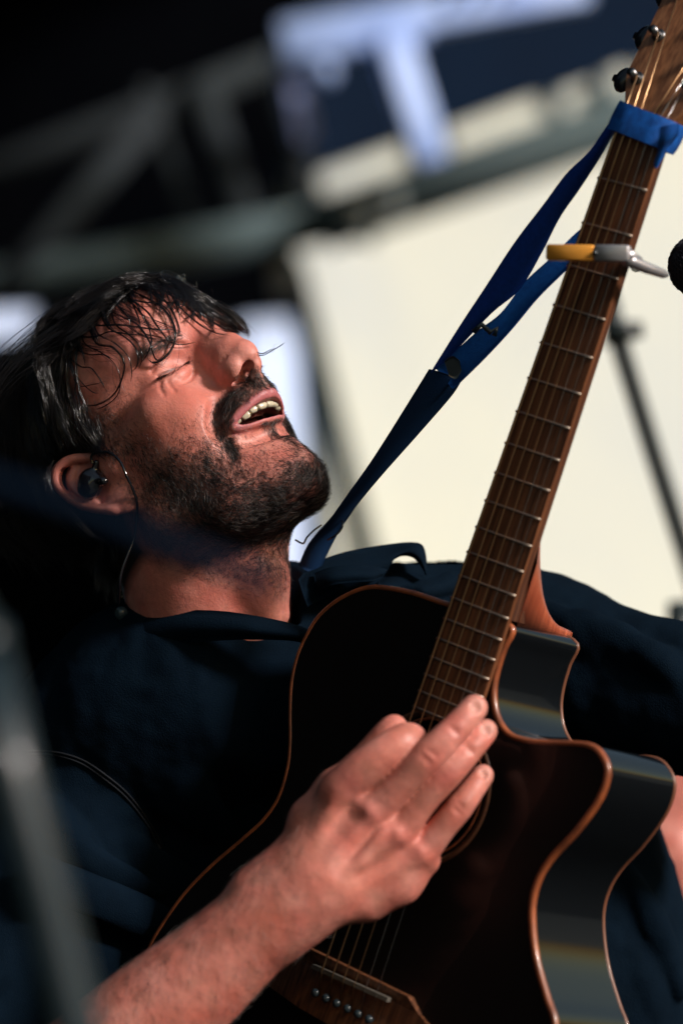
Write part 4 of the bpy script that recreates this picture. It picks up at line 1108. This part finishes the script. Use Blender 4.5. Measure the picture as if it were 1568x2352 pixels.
v, f = tube([W(1436, 596, 2.375), W(1452, 602, 2.378), W(1485, 616, 2.385), W(1522, 629, 2.395), W(1532, 632, 2.398)], [.0050, .0045, .0042, .0034, .0016], 10); mesh_obj("handle", v, f, silver, capo)
v, f = tube([W(1440, 585, 2.372), W(1462, 600, 2.40), W(1460, 612, 2.45)], .0045, 10); mesh_obj("spring_arm", v, f, silver, capo)

# microphone at the right edge and its stand
mic = empty("microphone", tuple(W(1606, 611, 2.56)), "dark round-headed vocal microphone entering at the right edge beside the capo", "microphone")
grille = mat("grille_mesh", (.035, .035, .045), .45, metal=.6)
mc = W(1606, 611, 2.56); mr = .0238; mx_ = RV * .80 - UV * .45 + FV * .35; mx_ /= np.linalg.norm(mx_)
V = []; F = []; m1 = np.cross(mx_, UV); m1 /= np.linalg.norm(m1); m2 = np.cross(mx_, m1)
for i in range(33):
    a = math.pi * (i / 32) * .86
    for j in range(64): V.append(mc + mr * (-math.cos(a) * mx_ + math.sin(a) * (math.cos(j * math.pi / 32) * m1 + math.sin(j * math.pi / 32) * m2)))
for i in range(32):
    for j in range(64): F.append((i * 64 + j, i * 64 + (j + 1) % 64, (i + 1) * 64 + (j + 1) % 64, (i + 1) * 64 + j))
go = mesh_obj("grille", V, F, mat("grille_backing", (.012, .012, .016), .9), mic)
wv, wf = [], []
for k in range(26):                                   # woven wires, both diagonals
    for sg in (1, -1):
        pth = []
        for i in range(15):
            a = math.pi * (.04 + .80 * i / 14); ph = 2 * math.pi * k / 26 + sg * a * .9; q = mr + .0005 + .0003 * sg * (-1) ** (i + k)
            pth.append(mc + q * (-math.cos(a) * mx_ + math.sin(a) * (math.cos(ph) * m1 + math.sin(ph) * m2)))
        v, f = tube(pth, .00042, 4, cap=False); o = len(wv); wv += v; wf += [tuple(q + o for q in t) for t in f]
mesh_obj("wire_mesh", wv, wf, grille, mic)
v, f = tube([mc + mx_ * .016, mc + mx_ * .019, mc + mx_ * .024, mc + mx_ * .026], [.0243, .0252, .0252, .0235], 32); mesh_obj("band", v, f, nickel, mic)
v, f = tube([mc + mx_ * .026, mc + mx_ * .06, mc + mx_ * .17], [.0205, .0175, .0125], 24); mesh_obj("handle", v, f, mat("mic_body", (.02, .02, .022), .5), mic)

pole_m = mat("black_pole", (.018, .026, .026), .35, coat=.3)
stand = empty("microphone_stand", tuple(W(1500, 2900, 3.7)), "dark microphone stand behind the guitar neck, out of focus against the cream wall", "microphone stand")
v, f = tube([W(1380, 620, 3.7), W(1425, 800, 3.7), W(1500, 1040, 3.7), W(1580, 1290, 3.7), W(1640, 1480, 3.7), W(1900, 2300, 3.7)], .0112, 12); mesh_obj("pole", v, f, pole_m, stand)
v, f = tube([W(1385, 765, 3.69), W(1475, 757, 3.69)], [.015, .009], 12); mesh_obj("clamp", v, f, pole_m, stand)
v, f = tube([W(1555, 1380, 3.68), W(1568, 1480, 3.68), W(1600, 1500, 3.68)], [.012, .02, .012], 12); mesh_obj("clutch", v, f, pole_m, stand)

# stand between the lens and the player
st2 = empty("microphone_stand", tuple(W(400, 3200, 1.45)), "grey microphone stand close in front of the singer, strongly blurred, its boom crossing his throat", "microphone stand")
grey_m = mat("grey_pole", (.008, .018, .023), .42, coat=.2)
navy_m = mat("boom_black", (.002, .006, .014), .9, spec=.05)
v, f = tube([W(-40, 1500, 1.46), W(35, 1813, 1.45), W(105, 2077, 1.45), W(170, 2352, 1.45), W(380, 3200, 1.45)], .0118, 20); mesh_obj("pole", v, f, grey_m, st2)
v, f = tube([W(-52, 1440, 1.46), W(-38, 1510, 1.46)], .0125, 20); mesh_obj("clutch", v, f, grey_m, st2)
v, f = tube([W(-420, 985, 1.47), W(-100, 1082, 1.46), W(200, 1178, 1.455), W(640, 1352, 1.45)], .0058, 14); mesh_obj("boom", v, f, navy_m, st2)
v, f = tube([W(-420, 985, 1.47), W(-200, 1200, 1.465), W(-52, 1470, 1.46)], .0118, 14); mesh_obj("arm", v, f, grey_m, st2)

# in-ear monitor
gloss = mat("gloss_black_plastic", (.006, .006, .008), .12, coat=.8)
def w1(a, b_, D): return W(a * .5272, 588 + b_ * .5272, D)
def ear_pt(a, b_, lift): return H2W(ear(a, b_, lift))
iem = empty("in_ear_monitor", tuple(ear_pt(440, 990, 10)), "glossy black in-ear monitor sitting in the singer's ear with a thin cable", "earphone")
ef = Field((-16, -16, -12), (16, 16, 12), .5)
ef.ell((-2, -2, 0), (10.5, 11.5, 7), 2); ef.ell((-5, -6, 0), (6, 5, 5), 3); ef.cap((4, 1, 1), (11, -1, 3), 4.2, 3.0, 3); ef.ell((11.5, -1, 3.5), (3.3, 2.8, 2.8), 1.5); ef.cap((1, 7, 1), (3, 12.5, 2), 2.8, 2.2, 2)
V, Q = ef.mesh(); ec = ear(425, 985, 6)
ex = ear(500, 985, 6) - ec; ex /= np.linalg.norm(ex); ey = ear(425, 900, 6) - ec; ey -= ex * (ey @ ex); ey /= np.linalg.norm(ey)
mesh_obj("earpiece", H2W(ec + np.outer(V[:, 0], ex) + np.outer(V[:, 1], ey) + np.outer(V[:, 2], EN)), Q, gloss, iem)
cab = [ear_pt(432, 915, 8), ear_pt(428, 885, 9), ear_pt(455, 866, 10), ear_pt(510, 868, 11), ear_pt(560, 905, 12), ear_pt(588, 970, 11)]
dd = to_pic(cab[-1])[2]
cab += [w1(595, 1060, dd + .004), w1(596, 1150, dd + .012), w1(585, 1230, dd + .014), w1(558, 1300, dd + .010), w1(532, 1370, dd + .008), w1(520, 1440, dd + .01), w1(516, 1520, dd + .03)]
v, f = tube(catmull(cab, 6), .0011, 8); mesh_obj("cable", v, f, gloss, iem)
cord = empty("cord", tuple(w8((300, 250, 2.56))), "thin black cord looped round the lower end of the blue strap", "cord")
v, f = tube(catmull([w8((100, 262, 2.585)), w8((150, 285, 2.58)), w8((175, 245, 2.575)), w8((220, 200, 2.572)), w8((270, 165, 2.575))], 6), .00075, 8); mesh_obj("strand", v, f, gloss, cord)
v, f = tube(catmull([w8((310, 262, 2.575)), w8((350, 240, 2.57)), w8((390, 205, 2.57)), w8((408, 165, 2.57)), w8((400, 130, 2.575)), w8((370, 120, 2.58))], 6), .00075, 8); mesh_obj("strand", v, f, gloss, cord)
# ================================================================== STAGE AND BACKGROUND
ground = mesh_obj("ground", [(-200, -200, -1.3), (200, -200, -1.3), (200, 200, -1.3), (-200, 200, -1.3)], [(0, 1, 2, 3)], mat("ground_gravel", (.20, .19, .16), .95, noise=(1.2, .6, (.14, .15, .10))), smooth=False); ground["kind"] = "structure"
V, F = box((0, 7.5, -.14), (1, 0, 0), (0, 1, 0), (0, 0, 1), 7, 5.9, .12); fl = mesh_obj("stage_floor", V, F, mat("stage_black_ply", (.010, .010, .011), .9, spec=.08), smooth=False); fl["kind"] = "structure"
V, F = box((-5.4, 8.0, 7.6), (1, 0, 0), (0, 1, 0), (0, 0, 1), 6.6, 6.0, .06); rf = mesh_obj("stage_roof", V, F, mat("roof_black_tarpaulin", (.001, .0012, .002), .95, spec=.01), smooth=False)
tag(rf, "black stage roof above the singer, filling the dark upper left", "roof")
def quad(name, corners, m, label=None, cat=None, thick=.03, kind=None, n=8, wav=0.0, group=None):
    """a thick sheet of cloth or board between four picture corners at their own distances"""
    C4 = [W(*c) for c in corners]; V = []; F = []
    nrm = np.cross(C4[1] - C4[0], C4[3] - C4[0]); nrm /= np.linalg.norm(nrm)
    if nrm @ FV < 0: nrm = -nrm
    for j in range(n + 1):
        for i in range(n + 1):
            s, t = i / n, j / n
            V.append((C4[0] * (1 - s) + C4[1] * s) * (1 - t) + (C4[3] * (1 - s) + C4[2] * s) * t + nrm * wav * math.sin(s * 9 + t * 3))
    m_ = n + 1
    F = [(j * m_ + i, j * m_ + i + 1, (j + 1) * m_ + i + 1, (j + 1) * m_ + i) for j in range(n) for i in range(n)]
    o = len(V); V2 = [v + nrm * thick for v in V]; F2 = [tuple(q + o for q in f[::-1]) for f in F]
    rim = list(range(m_)) + [j * m_ + n for j in range(1, m_)] + [n * m_ + i for i in range(n - 1, -1, -1)] + [j * m_ for j in range(n - 1, 0, -1)]
    F3 = [(rim[i], rim[(i + 1) % len(rim)], rim[(i + 1) % len(rim)] + o, rim[i] + o) for i in range(len(rim))]
    ob = mesh_obj(name, V + V2, F + F2 + F3, m); tag(ob, label, cat, group, kind); return ob
blk = mat("black_drape", (.0008, .0011, .002), .95, spec=.01, noise=(2, .8, (.0016, .002, .003)))
wing = box((-2.6, 3.6, 2.6), (1, 0, 0), (0, 1, 0), (0, 0, 1), .03, 5.0, 3.0); wg = mesh_obj("reflection_blocker", wing[0], wing[1], blk, smooth=False)  # added out of view to keep the guitar top's reflection dark
tag(wg, "black side drape closing the stage beside the singer, out of the picture", "drape")
quad("black_drape", [(-900, -900, 13), (1500, -900, 13), (1500, 2700, 13), (-900, 2700, 13)], blk, "black drape hanging across the back of the stage", "drape", wav=.15, n=40)
cream = mat("cream_canvas", (.54, .56, .475), .9, spec=.03, noise=(.9, 1.0, (.45, .485, .465)))
quad("canvas_wall", [(640, 150, 10.2), (2300, -300, 12.9), (2600, 1900, 11.2), (850, 1900, 8.6)], cream, "sunlit cream canvas wall behind the guitar neck", "canvas wall", n=12, wav=.02)
bluew = mat("pale_blue_panel", (.50, .62, .88), .8, spec=.1, noise=(.8, .6, (.58, .70, .90)))
quad("pale_panel", [(560, 735, 9.4), (690, 725, 9.7), (850, 1500, 9.2), (560, 1500, 8.9)], bluew, "pale blue panel between the singer's face and the cream canvas", "panel")
quad("sky_gap_sheet", [(-300, 720, 7.2), (85, 705, 7.6), (70, 770, 7.6), (-300, 810, 7.2)], bluew, "pale blue light patch panel at the left edge behind the singer's hair", "panel")  # sheet added in place of the bright opening between the drapes
nav = mat("navy_board", (.004, .010, .024), .9, spec=.03, noise=(2, .8, (.004, .008, .018)))
quad("navy_screen", [(640, 60, 9.7), (1800, -260, 10.9), (1800, 43, 10.8), (660, 415, 9.6)], nav, "dark navy screen hung between the pale blue beams", "screen")
for c4, lab in (([(722, 402, 8.30), (925, 330, 8.55), (940, 392, 8.55), (735, 466, 8.30)], "short cream strip added for the bright slit above the truss, below the left window-like gap"),
                ([(1030, 296, 8.3), (1232, 222, 8.55), (1256, 290, 8.55), (1042, 368, 8.3)], "long cream strip added for the bright slit above the truss, right of the middle pale post"),
                ([(1285, 212, 8.3), (1362, 185, 8.42), (1375, 250, 8.42), (1298, 278, 8.3)], "small cream patch added for the bright spot above the truss near the guitar headstock"),
                ([(1395, 168, 8.3), (1440, 150, 8.4), (1452, 205, 8.4), (1405, 222, 8.3)], "smallest cream patch added for the bright spot beside the guitar tuners")):
    quad("bright_gap_strip", c4, cream, lab, "bright gap strip", thick=.01)  # added strips standing in for lit canvas seen through the gaps
# scaffold frame in front of the canvas
dk = mat("dark_steel_paint", (.080, .115, .120), .7, spec=.1, noise=(3, .6, (.11, .145, .15)))
dk2 = mat("grey_truss_paint", (.030, .038, .042), .8, spec=.08, noise=(3, .6, (.024, .028, .034)))
pale = mat("pale_blue_paint", (.44, .60, .98), .6, noise=(5, .9, (.20, .32, .70)))
truss = empty("stage_truss", tuple(W(700, 560, 8.0)), "grey roof truss with cross braces slanting up behind the singer", "truss")
def bar(name, p, q, r, m, parent, sides=14):
    v, f = tube([W(*p), W(*[(a + b_) / 2 for a, b_ in zip(p, q)]), W(*q)], r, sides); return mesh_obj(name, v, f, m, parent)
bar("chord", (-300, 705, 8.2), (770, 508, 8.05), .050, dk, truss)
bar("chord", (735, 519, 8.0), (1640, 208, 8.0), .064, dk, truss)
for x in (1266, 1382): bar("brace", (x, 250 - .343 * (x - 1200), 8.1), (x + 14, 330 - .343 * (x - 1200), 8.1), .02 if x < 1300 else .03, dk, truss)
bar("chord", (-300, 500, 8.3), (640, 140, 8.2), .036, dk2, truss)
bar("brace", (455, 190, 8.2), (575, 540, 8.1), .040, dk2, truss)
bar("brace", (360, 260, 8.2), (-40, 720, 8.1), .034, dk2, truss)
bar("brace", (330, 200, 8.25), (460, 560, 8.15), .020, dk2, truss)
bar("brace", (640, 160, 8.2), (715, 490, 8.1), .036, dk2, truss)
for (x, y) in ((818, 495), (890, 465)):
    v, f = tube([W(x, y, 7.95), W(x, y, 7.80)], .038, 18); mesh_obj("coupler", v, f, mat("coupler_steel", (.20, .23, .22), .6, spec=.3) if x < 850 else bpy.data.materials["coupler_steel"], truss)
v, f = tube([W(840, 560, 7.85), W(855, 500, 7.85)], .02, 12); mesh_obj("coupler_bolt", v, f, dk, truss)
# pale beams of the window-like frame
fr = empty("pale_beam_frame", tuple(W(900, 80, 7.8)), "bright bluish white beam frame at the top, a T of one long beam and two posts", "beam frame")
def plank(name, p, q, hw, hd, m, parent, nrmv=None):
    A, B = W(*p), W(*q); ax = B - A; L = np.linalg.norm(ax); ax /= L
    nv = (sd * .6 - FV * .6) if nrmv is None else nrmv; nv = nv - ax * (nv @ ax); nv /= np.linalg.norm(nv); sv = np.cross(ax, nv)
    v, f = box((A + B) / 2, sv, nv, ax, hw, hd, L / 2, min(hw, hd) * .3); return mesh_obj(name, v, f, m, parent)
plank("beam", (645, 92, 7.8), (1345, -32, 7.9), .042, .02, pale, fr)
plank("beam", (655, 130, 7.75), (980, 70, 7.75), .022, .015, pale, fr)
plank("post", (655, 95, 7.82), (700, 330, 7.82), .028, .02, mat("darker_blue_paint", (.22, .28, .52), .6, noise=(6, .9, (.12, .16, .34))), fr)  # left post in a darker blue than the other beams
plank("post", (893, 75, 7.7), (985, 375, 7.7), .042, .025, pale, fr)
v, f = tube([W(745, 165, 7.7), W(745, 165, 7.6)], .028, 16); mesh_obj("lamp_clamp", v, f, pale, fr)
for k in range(9):
    x = 1010 + 22 * k; 
    if k % 3 == 0: plank("tie", (x, 20 - 4 * k, 7.72), (x + 30, -20 - 4 * k, 7.72), .010, .008, nav, fr)
# canvas edge rail
rail = empty("canvas_rail", tuple(W(740, 960, 8.2)), "thin dark green rail along the left edge of the cream canvas", "rail")
bar("rail_tube", (668, 610, 8.3), (850, 1330, 8.1), .034, mat("dark_green_paint", (.010, .020, .020), .7, spec=.1), rail)
v, f = tube([W(655, 655, 8.2), W(655, 625, 8.1)], .03, 14); mesh_obj("rail_end", v, f, mat("rail_end_cream", (.45, .40, .33), .6), rail)
# someone else's bare arm beyond the guitar
p2 = empty("person", tuple(W(1640, 2600, 3.1)), "another person at the right edge, only a bare pink forearm visible beyond the guitar", "person")
a2 = Field((-160, -190, -60), (160, 190, 60), 3)
a2.chain([(-62, 70, 0), (-35, 30, 0), (0, -30, 0), (60, -120, 0)], [30, 42, 47, 44], 14, sub=3); a2.chain([(-62, 70, 0), (60, 120, 0), (140, 160, 0)], [30, 44, 48], 18, sub=3)
V, Q = a2.mesh(); V = relax(V, Q, 2); V = V / 1000
o2 = mesh_obj("body", W(1625, 2035, 3.1) + V @ np.stack([RV, UV, -FV]), Q, skin, p2); add_attr(o2, "tint", skin_tint(V * 1000 + 500))
